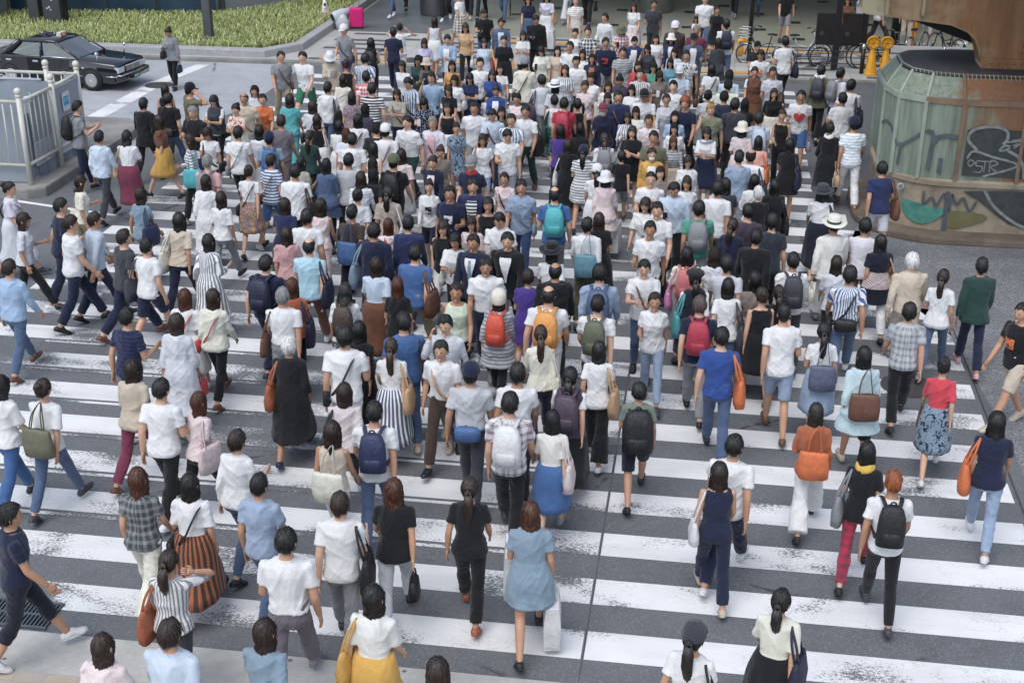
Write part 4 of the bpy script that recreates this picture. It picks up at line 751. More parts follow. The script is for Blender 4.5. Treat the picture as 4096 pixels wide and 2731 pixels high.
def pose(nm, v=0):
    if (nm, v) in _pc: return _pc[nm, v]
    base = {'w2': 'w1', 'w4': 'w3'}.get(nm, nm); flip = nm in ('w2', 'w4'); r = random.Random(nm+str(v)); j = lambda a, s: a+r.uniform(-s, s)
    LL, RL, LA, RA, lean, hp = POSE[base]
    LL = (j(LL[0], 6), max(2, j(LL[1], 3))); RL = (j(RL[0], 6), max(2, j(RL[1], 8))); LA = (j(LA[0], 12), LA[1]+r.uniform(-3, 5), max(3, j(LA[2], 14)), LA[3]); RA = (j(RA[0], 8), RA[1]+r.uniform(-2, 3), max(3, j(RA[2], 8)), RA[3])
    if base in ('w1', 'w3') and v == 2: RA = (RA[0]*.4+10, RA[1], 72, .35) if base == 'w3' else (8, 10, 100, .1)
    lean += r.uniform(-2, 3)
    if flip: LL, RL, LA, RA = RL, LL, RA, LA
    elif r.random() < .0: pass
    o = {}; pel = arr(0, 0, .93); L = rx(-lean); o['lean'] = lean
    o['sp'] = lambda s: pel+L @ arr(0, 0, s)
    o['L'] = L; zs = []
    for sd, q, g in ((-1, LL, 'l'), (1, RL, 'r')):
        h, k = q; hip = pel+arr(sd*.088, 0, -.03); kn = hip+.425*arr(sd*.012, math.sin(R(h)), -math.cos(R(h))); an = kn+.41*arr(-sd*.006, math.sin(R(h-k)), -math.cos(R(h-k)))
        fa = min(0, (h-k)*.75) if h < 2 or k > 20 else max(0, (h-12)*.5)
        if nm == 'st': fa = 0
        fd = arr(sd*.10, math.cos(R(fa)), math.sin(R(fa))); fd /= np.linalg.norm(fd); dn = arr(0, math.sin(R(fa)), -math.cos(R(fa)))
        heel = an+dn*.055-fd*.05; toe = an+dn*.06+fd*.165; o['leg'+g] = [hip, kn, an]; o['foot'+g] = (an, heel, toe, fd, dn); zs += [heel[2]-.025, toe[2]-.02]
    dz = -min(zs) if nm != 'st' else 0
    pel[2] += dz
    for g in 'lr':
        o['leg'+g] = [p+arr(0, 0, dz) for p in o['leg'+g]]; a, b, c, d, e = o['foot'+g]; z = arr(0, 0, dz); o['foot'+g] = (a+z, b+z, c+z, d, e)
    o['pel'] = pel
    for sd, q, g in ((-1, LA, 'l'), (1, RA, 'r')):
        f, a, e, tw = q
        u = L @ arr(sd*math.sin(R(a)), math.sin(R(f))*math.cos(R(a)), -math.cos(R(f))*math.cos(R(a)))
        w_ = L @ arr(sd*(math.sin(R(a))*.4-tw*1.15*min(1, e/60)), math.sin(R(f+e)), -math.cos(R(f+e))); w_ /= np.linalg.norm(w_)
        o['arm'+g] = (u, w_)
    o['hp'] = hp+lean*.4; ll = rx(-lean*.5-o['hp']*0) @ arr(0, 0, 1); o['head'] = o['sp'](.543)+rx(hp*.8) @ arr(0, .012, .096); o['HM'] = rx(hp); _pc[nm, v] = o; return o
TOR = {'m': [(-.13, .12, .10, 0), (-.05, .162, .118, -.005), (.05, .155, .112, .0), (.15, .148, .105, .004), (.27, .168, .118, .008), (.37, .185, .117, .003), (.43, .172, .10, -.002), (.465, .13, .082, -.004), (.495, .066, .062, -.004), (.525, .055, .057, .0), (.57, .054, .056, .008)],
       'w': [(-.13, .125, .10, 0), (-.05, .168, .122, -.008), (.05, .148, .108, .0), (.14, .122, .094, .004), (.26, .142, .112, .014), (.34, .152, .118, .018), (.42, .146, .092, .0), (.46, .11, .074, -.004), (.49, .056, .053, -.004), (.525, .046, .048, .0), (.57, .045, .048, .008)]}
SHX = {'m': .178, 'w': .150}; ARM = {'m': (.052, .040, .027), 'w': (.043, .034, .022)}; LEGR = {'m': (.087, .056, .057, .037), 'w': (.085, .052, .052, .033)}
def torso(P, sx, s0, s1, ease=0.0, flare=0.0, neck=1.0, n=20, xs=1.0):
    T = np.array(TOR[sx]); ss = sorted(set([s0]+[q for q in T[:, 0] if s0 < q < s1]+[s1])); out = []
    for s in ss:
        a, b, y = (np.interp(s, T[:, 0], T[:, i]) for i in (1, 2, 3)); k = ease*(1 if s < .475 else .45)+flare*max(0, (.2-s)/.3)
        sg = s+ease*.75*min(1, max(0, (s-.41)/.04)); out.append(ring(P['sp'](sg)+P['L'] @ arr(0, y, 0), arr(a*xs+k, 0, 0), P['L'] @ arr(0, b+k, 0), n, 2.3))
    return loft(out)
def limbpts(P, sx, g):
    u, w_ = P['arm'+g]; sh = P['sp'](.43)+arr(SHX[sx]*(1 if g == 'r' else -1), -.004, 0); k = 1.0 if sx == 'm' else .95
    el = sh+u*.285*k; wr = el+w_*.245*k; return sh, el, wr
def armtube(P, sx, g, t1, ease, flare=0.0):
    sh, el, wr = limbpts(P, sx, g); A = ARM[sx]; pts = []; rr = []
    tt = [0, .2, .5, .85, 1.0, 1.15, 1.5, 2.0]
    for t in [q for q in tt if q < t1]+[t1]:
        p = sh+(el-sh)*min(t, 1)+(wr-el)*max(0, t-1); r = np.interp(t, [0, 1, 2], [A[0], A[1], A[2]])+(.004 if 1.1 < t < 1.6 else 0); pts.append(p); rr.append(r+ease+flare*max(0, t/t1-.3))
    u0 = (pts[0]-pts[1])/np.linalg.norm(pts[0]-pts[1]); pts = [pts[0]+u0*(.03+ease*.9), pts[0]+u0*(.015+ease*.5)]+pts; rr = [rr[0]*.55, rr[0]*.9]+rr
    return tube(pts, rr, 10)
def legtube(P, sx, g, t1, ease, flare=0.0, t0=0.0):
    h, k, a = P['leg'+g]; L = LEGR[sx]; pts = []; rr = []
    for t in [q for q in (0, .25, .5, .8, 1, 1.25, 1.6, 1.93) if t0 <= q < t1]+[t1]:
        p = h+(k-h)*min(t, 1)+(a-k)*max(0, t-1)
        if 1.05 < t < 1.6: p = p+arr(0, -.012, 0)
        pts.append(p); rr.append(np.interp(t, [0, 1, 1.3, 2], L)+ease*(1 if t < 1.2 else 1.25)+flare*max(0, t-.6))
    pts = [pts[0]+arr(0, 0, .05)]+pts; rr = [rr[0]*.8]+rr
    return tube(pts, rr, 12, up=arr(1, 0, 0))
def foot(P, g, inf=0.0):
    an, heel, toe, fd, dn = P['foot'+g]; up_ = -dn; sd = np.cross(fd, up_)
    q = [(heel-fd*(.012+inf), .02, .02, 0), (heel+fd*.02, .034, .034, .012), (an+dn*.045+fd*.05, .038, .038, .012), (toe-fd*.07, .044, .026, .002), (toe-fd*.02, .040, .019, -.002), (toe+fd*(.012+inf), .02, .012, -.004)]
    return loft([ring(c+up_*o_, sd*(a+inf), up_*(b+inf*.8), 10) for c, a, b, o_ in q])
def headparts(P):
    c, H = P['head'], P['HM']
    V, F = sphere((0, 0, 0), (.079, .099, .120), 26, 18); z = V[:, 2]; y = V[:, 1]
    k = np.clip(-z/.120, 0, 1); V[:, 0] *= 1-.30*k**1.4; bk = np.clip(-y/.096, 0, 1); V[:, 1] = np.where(y < 0, y*(1-.38*k), y*(1-.05*k)); fk = (y > .05)
    parts = [(V, F), sphere((0, .096, -.016), (.011, .014, .022), 8, 6), sphere((0, .078, -.100), (.024, .014, .013), 8, 6)]+[sphere((s*.080, -.008, -.008), (.010, .02, .031), 8, 6) for s in (1, -1)]
    return [(v @ H.T+c, f) for v, f in parts]
def hand(P, sx, g):
    sh, el, wr = limbpts(P, sx, g); d = P['arm'+g][1]; s = 1 if g == 'r' else -1; k = .98 if sx == 'm' else .88
    w_ = np.cross(d, arr(s, 0, 0)); w_ /= np.linalg.norm(w_)+1e-9
    if w_[1] < 0: w_ = -w_
    n = np.cross(w_, d)*1.0
    if n[0]*s > 0: n = -n                        # palm faces the body
    o = [loft([ring(wr-d*.02*k, w_*.024*k, n*.02*k, 10), ring(wr+d*.02*k, w_*.032*k, n*.017*k, 10), ring(wr+d*.06*k, w_*.041*k, n*.015*k, 10), ring(wr+d*.088*k, w_*.040*k, n*.012*k, 10)])]
    for i, (off, ln) in enumerate(((.030, .070), (.010, .080), (-.011, .074), (-.031, .058))):
        p = wr+d*.082*k+w_*off*k; a = d*math.cos(.35)+n*math.sin(.35); b = d*math.cos(1.0+.1*i)+n*math.sin(1.0+.1*i); o.append(tube([p, p+d*ln*.45*k, p+d*ln*.45*k+a*ln*.32*k, p+d*ln*.45*k+a*ln*.32*k+b*ln*.28*k], [.009*k, .009*k, .008*k, .006*k], 6))
    p = wr+d*.025*k+w_*.028*k; t = d*.6+w_*.62+n*.35; t /= np.linalg.norm(t); t2 = d*.85+w_*.2+n*.4; o.append(tube([p, p+t*.036*k, p+t*.036*k+t2*.03*k], [.012*k, .010*k, .007*k], 6)); return o
def fuse(parts, vox, it=3):
    mb = MB(*parts); me = bpy.data.meshes.new('t'); me.from_pydata(np.concatenate(mb.v).tolist(), [], mb.f)
    bm = bmesh.new(); bm.from_mesh(me); bmesh.ops.recalc_face_normals(bm, faces=bm.faces); bm.to_mesh(me); bm.free()
    ob = bpy.data.objects.new('t', me); COL.objects.link(ob); m = ob.modifiers.new('r', 'REMESH'); m.mode = 'VOXEL'; m.voxel_size = vox; m.adaptivity = 0
    m = ob.modifiers.new('s', 'SMOOTH'); m.iterations = it; m.factor = .5
    r = bpy.data.meshes.new_from_object(ob.evaluated_get(bpy.context.evaluated_depsgraph_get())); bpy.data.objects.remove(ob); bpy.data.meshes.remove(me)
    n = len(r.vertices); V = np.empty(n*3); r.vertices.foreach_get('co', V); F = [tuple(p.vertices) for p in r.polygons]; bpy.data.meshes.remove(r); return V.reshape(-1, 3), F
def wrinkle(VF, amp, seed, sc=7.0):           # long soft creases that cross and die out
    V, F = VF; me = bpy.data.meshes.new('t'); me.from_pydata(V.tolist(), [], F); N = np.empty(len(V)*3); me.vertices.foreach_get('normal', N); bpy.data.meshes.remove(me); N = N.reshape(-1, 3)
    r = np.random.default_rng(seed); d = np.zeros(len(V)); warp = sum(np.sin(V @ (r.normal(size=3)*9)+r.uniform(0, 6)) for _ in range(3))
    for k in range(8):
        a = r.choice([-1, 1])*r.uniform(.35, 1.25); f = arr(math.sin(a)*r.choice([-1, 1]), r.uniform(-.5, .5), math.cos(a)); ph = V @ f*(2*math.pi/r.uniform(.11, .24))*sc/7+warp*.75+r.uniform(0, 6)
        m = np.clip(np.sin(V @ (r.normal(size=3)*7)+r.uniform(0, 6))*1.4-.2, 0, 1); d += m*((1-abs(np.sin(ph*.5)))**2.2-.3)
    d += .35*np.sin(V @ (r.normal(size=3)*5)+r.uniform(0, 6))
    return V+N*(amp*d)[:, None]*1.15, F
def mk(name, VF, mat, smooth=True):
    me = bpy.data.meshes.new(name); me.from_pydata(VF[0].tolist(), [], VF[1]); me.materials.append(mat)
    me.polygons.foreach_set('use_smooth', [smooth]*len(me.polygons)); return me
_mc = {}
def cached(f):
    def g(*k):
        q = (f.__name__,)+k
        if q not in _mc: _mc[q] = f(*k)
        return _mc[q]
    return g
@cached
def body_mesh(sx, pn, v):
    P = pose(pn, v); parts = [torso(P, sx, -.13, .57)]+headparts(P)
    for g in 'lr': parts += [armtube(P, sx, g, 2.0, 0), legtube(P, sx, g, 2.0, 0), foot(P, g)]
    V, F = fuse(parts, .0105, 2); q = MB((V, F))
    for g in 'lr': [q.add(h) for h in hand(P, sx, g)]
    me = q.mesh('body', M_SKIN, True); n = len(me.vertices); V = np.empty(n*3); me.vertices.foreach_get('co', V); V = V.reshape(-1, 3); H = (V-P['head']) @ P['HM']
    H[np.linalg.norm(H, axis=1) > .19] = 9; a = me.attributes.new('hc', 'FLOAT_VECTOR', 'POINT'); a.data.foreach_set('vector', H.ravel()); return me
def skirt_loft(P, sx, s_top, L, flare, ease=.02, pleat=0.0, n=40):
    T = np.array(TOR[sx]); out = []; top = P['sp'](s_top); zb = top[2]-L
    for i in range(9):
        t = i/8; z = top[2]-L*t; s = z-P['pel'][2]; a, b, y0 = (np.interp(s, T[:, 0], T[:, k]) for k in (1, 2, 3)) if s > -.05 else (.168, .122, -.008); ys = []
        for g in 'lr':
            h, k_, an = P['leg'+g]; pz = [an[2], k_[2], h[2]]; ys.append(np.interp(z, pz, [an[1], k_[1], h[1]]))
        bl = min(1, max(0, (-s)/.25)); cy = (1-bl)*(y0+P['sp'](s)[1])+bl*np.mean(ys); ry = (1-bl)*b+bl*max(b*.9, abs(ys[0]-ys[1])/2*.9+.085); rxx = a*(1-.0*bl)+.01
        q = ring((0, cy, z), arr(rxx+ease+flare*t, 0, 0), arr(0, ry+ease+flare*t*.8, 0), n, 2.1)
        if pleat: ph = np.linspace(0, 2*math.pi, n, endpoint=False); m = 1+pleat*t*np.sin(ph*10); q[:, :2] = (q[:, :2]-arr(0, cy))*m[:, None]+arr(0, cy)
        out.append(q)
    return loft(out)
TOPS = {  # s0, ease, flare, sleeve end, sleeve ease, sleeve flare
 'tee': (-.10, .017, .014, .62, .013, .014), 'polo': (-.09, .016, .011, .62, .012, .010), 'shirtu': (-.10, .019, .013, .66, .014, .012), 'shirt': (.02, .018, .010, .66, .014, .012), 'shirtl': (-.08, .018, .012, 1.92, .012, .0),
 'long': (-.07, .016, .012, 1.95, .010, .0), 'knit': (-.10, .026, .016, 1.95, .016, .005), 'blouse': (-.06, .019, .016, .85, .016, .022), 'tank': (-.06, .014, .012, 0, 0, 0), 'jacket': (-.14, .028, .012, 1.93, .02, .004), 'suit': (-.17, .029, .014, 1.95, .022, .004), 'tunic': (-.28, .03, .06, 1.5, .02, .015)}
@cached
def top_mesh(kind, sx, pn, v, pat):
    P = pose(pn, v); tuck = kind.endswith('_in'); kind = kind.removesuffix('_in'); s0, e, fl, sl, se, sf = TOPS[kind]; s0, fl = (.085, .0) if tuck else (s0, fl); parts = [torso(P, sx, max(s0, -.13), .482 if kind != 'tank' else .455, e, fl)]
    if s0 < -.13: parts.append(skirt_loft(P, sx, -.02, -s0-.02, fl+.012, e+.008))
    if sl: parts += [armtube(P, sx, g, sl, se, sf) for g in 'lr']
    V, F = wrinkle(fuse(parts, .0125 if sx == 'm' else .0115, 3), .0068, hash((kind, sx, pn, v)) % 999 if False else len(kind)*31+v*7+ord(pn[1]))
    if kind in ('shirt', 'shirtu', 'shirtl', 'polo', 'suit', 'jacket'):
        T = P['sp'](.492); q = MB((V, F)); r0 = .072 if sx == 'm' else .06; q.add(loft([ring(T+arr(0, -.004, -.022), arr(r0+.012, 0, 0), arr(0, r0+.012, 0), 18), ring(T+arr(0, -.004, .012), arr(r0, 0, 0), arr(0, r0, 0), 18), ring(T+arr(0, -.004, .016), arr(r0-.012, 0, 0), arr(0, r0-.012, 0), 18)])); return q.mesh(kind, M_CLOTH[pat], True)
    return mk(kind, (V, F), M_CLOTH[pat])
@cached
def dress_mesh(kind, sx, pn, v, pat):
    P = pose(pn, v); L = .98 if kind == 'dress' else 1.13; sk = skirt_loft(P, sx, .16, L-.52 if kind == 'dress' else L-.42, .05 if kind == 'dress' else .07, .03, .02)
    parts = [torso(P, sx, .0, .482, .024, .0), sk]+[armtube(P, sx, g, .62 if kind == 'dress' else 1.6, .016, .02) for g in 'lr']
    return mk('dress', wrinkle(fuse(parts, .0125, 3), .005, v+5, 8), M_CLOTH[pat])
@cached
def bottom_mesh(kind, sx, pn, v, pat):
    P = pose(pn, v)
    if kind.removesuffix('_slim') in ('skirt', 'long', 'skirtp'):
        L = {'skirt': .56, 'long': .73, 'skirtp': .56}[kind.removesuffix('_slim')]; return mk('skirt', wrinkle(skirt_loft(P, sx, .13, L, .045 if kind != 'skirtp' else .07, .012 if kind.endswith('_slim') else .036, .05 if kind == 'skirtp' else .022, 60), .0030, v+2, 5), M_CLOTH[pat])
    t1, e, fl = {'trousers': (1.90, .012, .012), 'jeans': (1.92, .010, .006), 'wide': (1.90, .022, .05), 'shorts': (.88, .022, .015), 'cropped': (1.45, .014, .01), 'leggings': (1.95, .011, 0)}[kind]
    parts = [torso(P, sx, -.13, .11, .014)]+[legtube(P, sx, g, t1, e, fl) for g in 'lr']
    if kind == 'leggings': parts = [torso(P, sx, -.13, .05, .006)]+[legtube(P, sx, g, t1, e, fl) for g in 'lr']
    return mk(kind, wrinkle(fuse(parts, .0125, 2), .0042 if kind != 'leggings' else .001, v+ord(pn[0]), 9), M_CLOTH[pat])
@cached
def shoe_mesh(sx, pn, v, g):
    P = pose(pn, v); an, heel, toe, fd, dn = P['foot'+g]; up_ = -dn; sd = np.cross(fd, up_)
    q = MB(foot(P, g, .009)); so = [(heel-fd*.022, .026), (heel+fd*.02, .040), (toe-fd*.07, .050), (toe-fd*.02, .046), (toe+fd*.024, .022)]
    q.add(loft([ring(c+dn*(.026 if i < 2 else .020)+up_*.008, sd*a, up_*.012, 10, 3) for i, (c, a) in enumerate(so)])); return q.mesh('shoe', M_SHOE, True)
@cached
def front_mesh(sx, pn, v, kind, pat):
    P = pose(pn, v); T = np.array(TOR[sx]); V = []; F = []; s0, s1, wd, e = {'front': (-.11, .46, .66, .066), 'frontv': (.10, .46, .75, .062), 'vest': (.0, .36, 1.25, .038), 'print': (.20, .34, .62, .044)}[kind]; m, n = 14, 11
    for i in range(m):
        s = s0+(s1-s0)*i/(m-1); a, b, y = (np.interp(s, T[:, 0], T[:, k]) for k in (1, 2, 3)); w_ = wd*(.62+.38*i/(m-1)) if kind == 'front' else wd*(.10+.90*(i/(m-1))**1.15) if kind == 'frontv' else wd
        for j in range(n):
            f = w_*(j/(n-1)*2-1)*.55; ee = e+(max(0, .16-s)*.16 if kind == 'front' else 0); V.append(P['sp'](s)+P['L'] @ arr((a+ee)*math.sin(f), y+(b+ee)*math.cos(f), 0))
    for i in range(m-1):
        for j in range(n-1): F.append((i*n+j, i*n+j+1, (i+1)*n+j+1, (i+1)*n+j))
    return mk('shirt_front', wrinkle((np.array(V), F), .002, 3), M_CLOTH[pat])
# hair, in head coordinates
HA = arr(.079, .099, .120)
@cached
def hair_mesh(kind, v):
    r = random.Random(kind+str(v)); nu, nv = 60, 13; L = 0.0; th = .125; fr0, sd0, bk0 = 57, 98, 124; s0 = 0.0; fringe = 1.0
    if kind in ('bob', 'long', 'longhat'): fr0, sd0, bk0 = (74 if r.random() < .55 else 62), 104, 125; L = .10+.035*v if kind == 'bob' else .25+.07*v; th = .145
    if kind in ('pony', 'bun', 'pigtails', 'beretp', 'capp'): fr0, sd0, bk0 = 62, 94, 116; th = .12
    if kind == 'buzz': th = .05
    if kind == 'afro': th = .52
    if kind == 'bald': s0 = 46; th = .07
    if kind == 'cap': th = .07
    nc = 15 if kind in ('short', 'bob') else 21; cl = [r.uniform(-1, 1) for _ in range(nc)]; off = r.random()*6; st = np.random.default_rng(v+len(kind)*7)
    amp = {'short': .13, 'bald': .03, 'buzz': .012, 'afro': .16, 'bob': .075, 'long': .065, 'longhat': .065, 'cap': .03}.get(kind, .05); ragged = {'short': 9, 'bob': 6, 'long': 6, 'bald': 4, 'buzz': 3}.get(kind, 4)
    jit = st.normal(size=(nv+12, nu))*{'short': .022, 'afro': .03, 'buzz': .008, 'bald': .01}.get(kind, .012); fine = st.uniform(-1, 1, nu); rows = []; nl = 12 if L else 0
    for i in range(nv+nl):
        row = []
        for j in range(nu):
            ph = 2*math.pi*j/nu; f = math.cos(ph); t = min(1, i/(nv-1)); tw = off+.55*t+(.5*v); cpos = (j/nu*nc+tw) % nc; c0, c1 = cl[int(cpos)], cl[(int(cpos)+1) % nc]; fr_ = cpos % 1; cw = c0*(1-fr_)+c1*fr_; groove = abs(fr_-.5)*2
            te = (sd0+(fr0-sd0)*max(0, f)**.55 if f > 0 else sd0+(bk0-sd0)*(-f)**.8)+cw*ragged+fine[j]*ragged*.3
            a = s0+(te-s0)*t if s0 == 0 else max(s0*(1-.6*max(0, -f-.2)) if f < 0 else s0*1.25, s0+(te-s0)*t); a = R(max(a, .5))
            bulge = 1+.12*math.sin(min(1, t*1.15)*math.pi)
            k = 1+th*(1-.35*t)*bulge+amp*(.55*cw-.45*groove**2*.6)*min(1, t*2.2)+jit[i, j]+.012*fine[j]
            if kind == 'bald': k = 1+th*min(1, 3*t)*.8+.02*cw*t+jit[i, j]
            p = HA*arr(math.sin(a)*math.sin(ph), math.sin(a)*f, math.cos(a))*k
            if i >= nv:
                q = (i-nv+1)/12; w_ = min(1, max(0, (.56-f)/.42)); D = L*w_*(1+.13*cw+.06*fine[j]); sp_ = 1+.22*math.sin(min(1, q*1.3)*math.pi*.5)*(1-.5*q)+(.05*cw-.05*groove**2+.02*fine[j])*q
                p = arr(p[0]*sp_, p[1]*sp_-.025*q*w_*(L > .2), p[2]-D*q)
                if L > .2: p[1] = min(p[1], .02-.05*q) if f < .3 else p[1]; p[0] *= 1-.10*q
                p[:2] *= 1+jit[i, j]
            row.append(p)
        rows.append(np.array(row))
    q = MB(loft(rows, False))
    if kind in ('pony', 'beretp', 'capp'):
        ln = .22+.06*v; P = [(0, -.10, .035), (0, -.15, .03), (.004, -.16, -.05), (-.006, -.15, -.06-ln*.35), (.004, -.14, -.06-ln*.7), (.0, -.12, -.06-ln)]; rr_ = []
        for i, (c, a) in enumerate(zip(P, (.022, .032, .046, .045, .034, .006))):
            g = ring(c, arr(a, 0, 0), arr(0, a*.8, 0) if i > 1 else arr(0, 0, a), 18); m_ = 1+.16*np.sin(np.arange(18)*2*np.pi/18*5+i*.5)+st.normal(size=18)*.05; rr_.append(np.array(c)+(g-np.array(c))*m_[:, None])
        q.add(loft(rr_)); q.add(lathe([(.028, -.012), (.033, 0), (.028, .012)], 12, (0, -.13, .035), 'y'))
    if kind == 'bun': V, F = sphere((0, -.098, .078), (.052, .048, .047), 20, 12); V = V+np.array([[.007*math.sin(60*a+40*c), .007*math.sin(50*b+30*a), .007*math.sin(70*c+20*a)] for a, b, c in V]); q.add((V, F))
    if kind == 'pigtails':
        for s in (1, -1): q.add(tube([(s*.07, -.05, .03), (s*.125, -.06, .02), (s*.135, -.05, -.10), (s*.12, -.03, -.28)], [.02, .034, .036, .008], 10))
    # loose strands over the shell
    RW = np.array(rows); nr = len(RW); ctr = np.array((0, 0, .01)); V = []; F = []
    for k in range({'buzz': 60, 'bald': 90, 'afro': 420}.get(kind, 300)):
        j = st.uniform(0, nu); j0 = int(j) % nu; fj = j-int(j); i0 = int(st.integers(1, max(2, nr-5))); ln = int(st.integers(4, 9 if kind != 'afro' else 5)); pts = []; dj = st.uniform(-.5, .5); lift = st.uniform(.002, .009 if kind != 'short' else .013)
        for m_ in range(ln):
            i = i0+m_
            if i < nr: jj = int(j+dj*m_) % nu; p = RW[i, jj]*(1-fj)+RW[i, (jj+1) % nu]*fj
            else: p = pts[-1]+(pts[-1]-pts[-2])*.7
            pts.append(p.copy())
        pts = np.array(pts); o_ = pts-np.where(pts[:, 2:3] > 0, ctr, ctr+np.c_[0*pts[:, 0], 0*pts[:, 0], pts[:, 2]]); o_ /= np.linalg.norm(o_, axis=1)[:, None]+1e-9; tt = np.linspace(0, 1, ln)[:, None]; pts = pts+o_*(lift*(np.sin(tt*math.pi*.5)*1.0 if kind in ('short', 'afro') else np.sin(tt*math.pi)*.9+.1))
        d_ = np.gradient(pts, axis=0); d_ /= np.linalg.norm(d_, axis=1)[:, None]+1e-9; w_ = np.cross(d_, o_)*(st.uniform(.003, .007)*(1-.85*tt**2)+.0004); b = len(V)
        for m_ in range(ln): V += [pts[m_]-w_[m_]+o_[m_]*.0, pts[m_]+o_[m_]*.003, pts[m_]+w_[m_]]
        for m_ in range(ln-1):
            for c_ in (0, 1): F.append((b+3*m_+c_, b+3*m_+c_+1, b+3*m_+c_+4, b+3*m_+c_+3))
    q.add((np.array(V), F))
    return q.mesh('hair', M_HAIR, True)
@cached
def hat_mesh(kind):
    me = hat_mesh0(kind); me.transform(Matrix.Scale(1.10, 4)); return me
def hat_mesh0(kind):
    if kind == 'straw':
        pr = [(.02, .150), (.075, .148), (.088, .135), (.094, .055), (.097, .045), (.13, .040), (.165, .044), (.178, .052), (.178, .046), (.13, .032), (.09, .03)]; V, F = lathe(pr, 40); V = V*arr(1.0, 1.14, 1); V[:, 2] += .012*np.cos(2*np.arctan2(V[:, 1], V[:, 0]))*(np.hypot(V[:, 0], V[:, 1]) > .12)
        return MB((V, F)).mesh('hat', M_CLOTH[None], True)
    if kind in ('bucket', 'longhat'): V, F = lathe([(.01, .142), (.06, .138), (.088, .11), (.096, .05), (.10, .03), (.15, .002), (.152, -.004), (.10, .02)], 36); V = V*arr(1, 1.15, 1); V[:, 2] += .006*np.sin(5*np.arctan2(V[:, 1], V[:, 0])); return MB((V, F)).mesh('hat', M_CLOTH[None], True)
    if kind in ('beanie', 'beretp'): V, F = lathe([(.01, .155), (.06, .145), (.095, .105), (.104, .06), (.10, .02), (.095, -.02), (.09, -.03)] if kind == 'beanie' else [(.01, .14), (.09, .135), (.118, .112), (.118, .095), (.092, .065), (.088, .05)], 36); V = V*arr(1, 1.16, 1); return MB((V, F)).mesh('hat', M_CLOTH[None], True)
    V, F = lathe([(.006, .142), (.012, .146), (.014, .14), (.05, .134), (.078, .108), (.092, .06), (.094, .028), (.088, .02)], 32); q = MB((V*arr(1, 1.17, 1), F)); vs = []
    for z in (.0, -.006): vs.append(np.array([(.088*math.sin(a), .085*math.cos(a)+.02+(.075 if k else 0)*math.cos(a)**.6, .034+z-(.022 if k else 0)) for k, rng_ in ((0, np.linspace(-1.15, 1.15, 12)), (1, np.linspace(1.15, -1.15, 12))) for a in rng_]))
    q.add(loft(vs)); return q.mesh('hat', M_CLOTH[None], True)
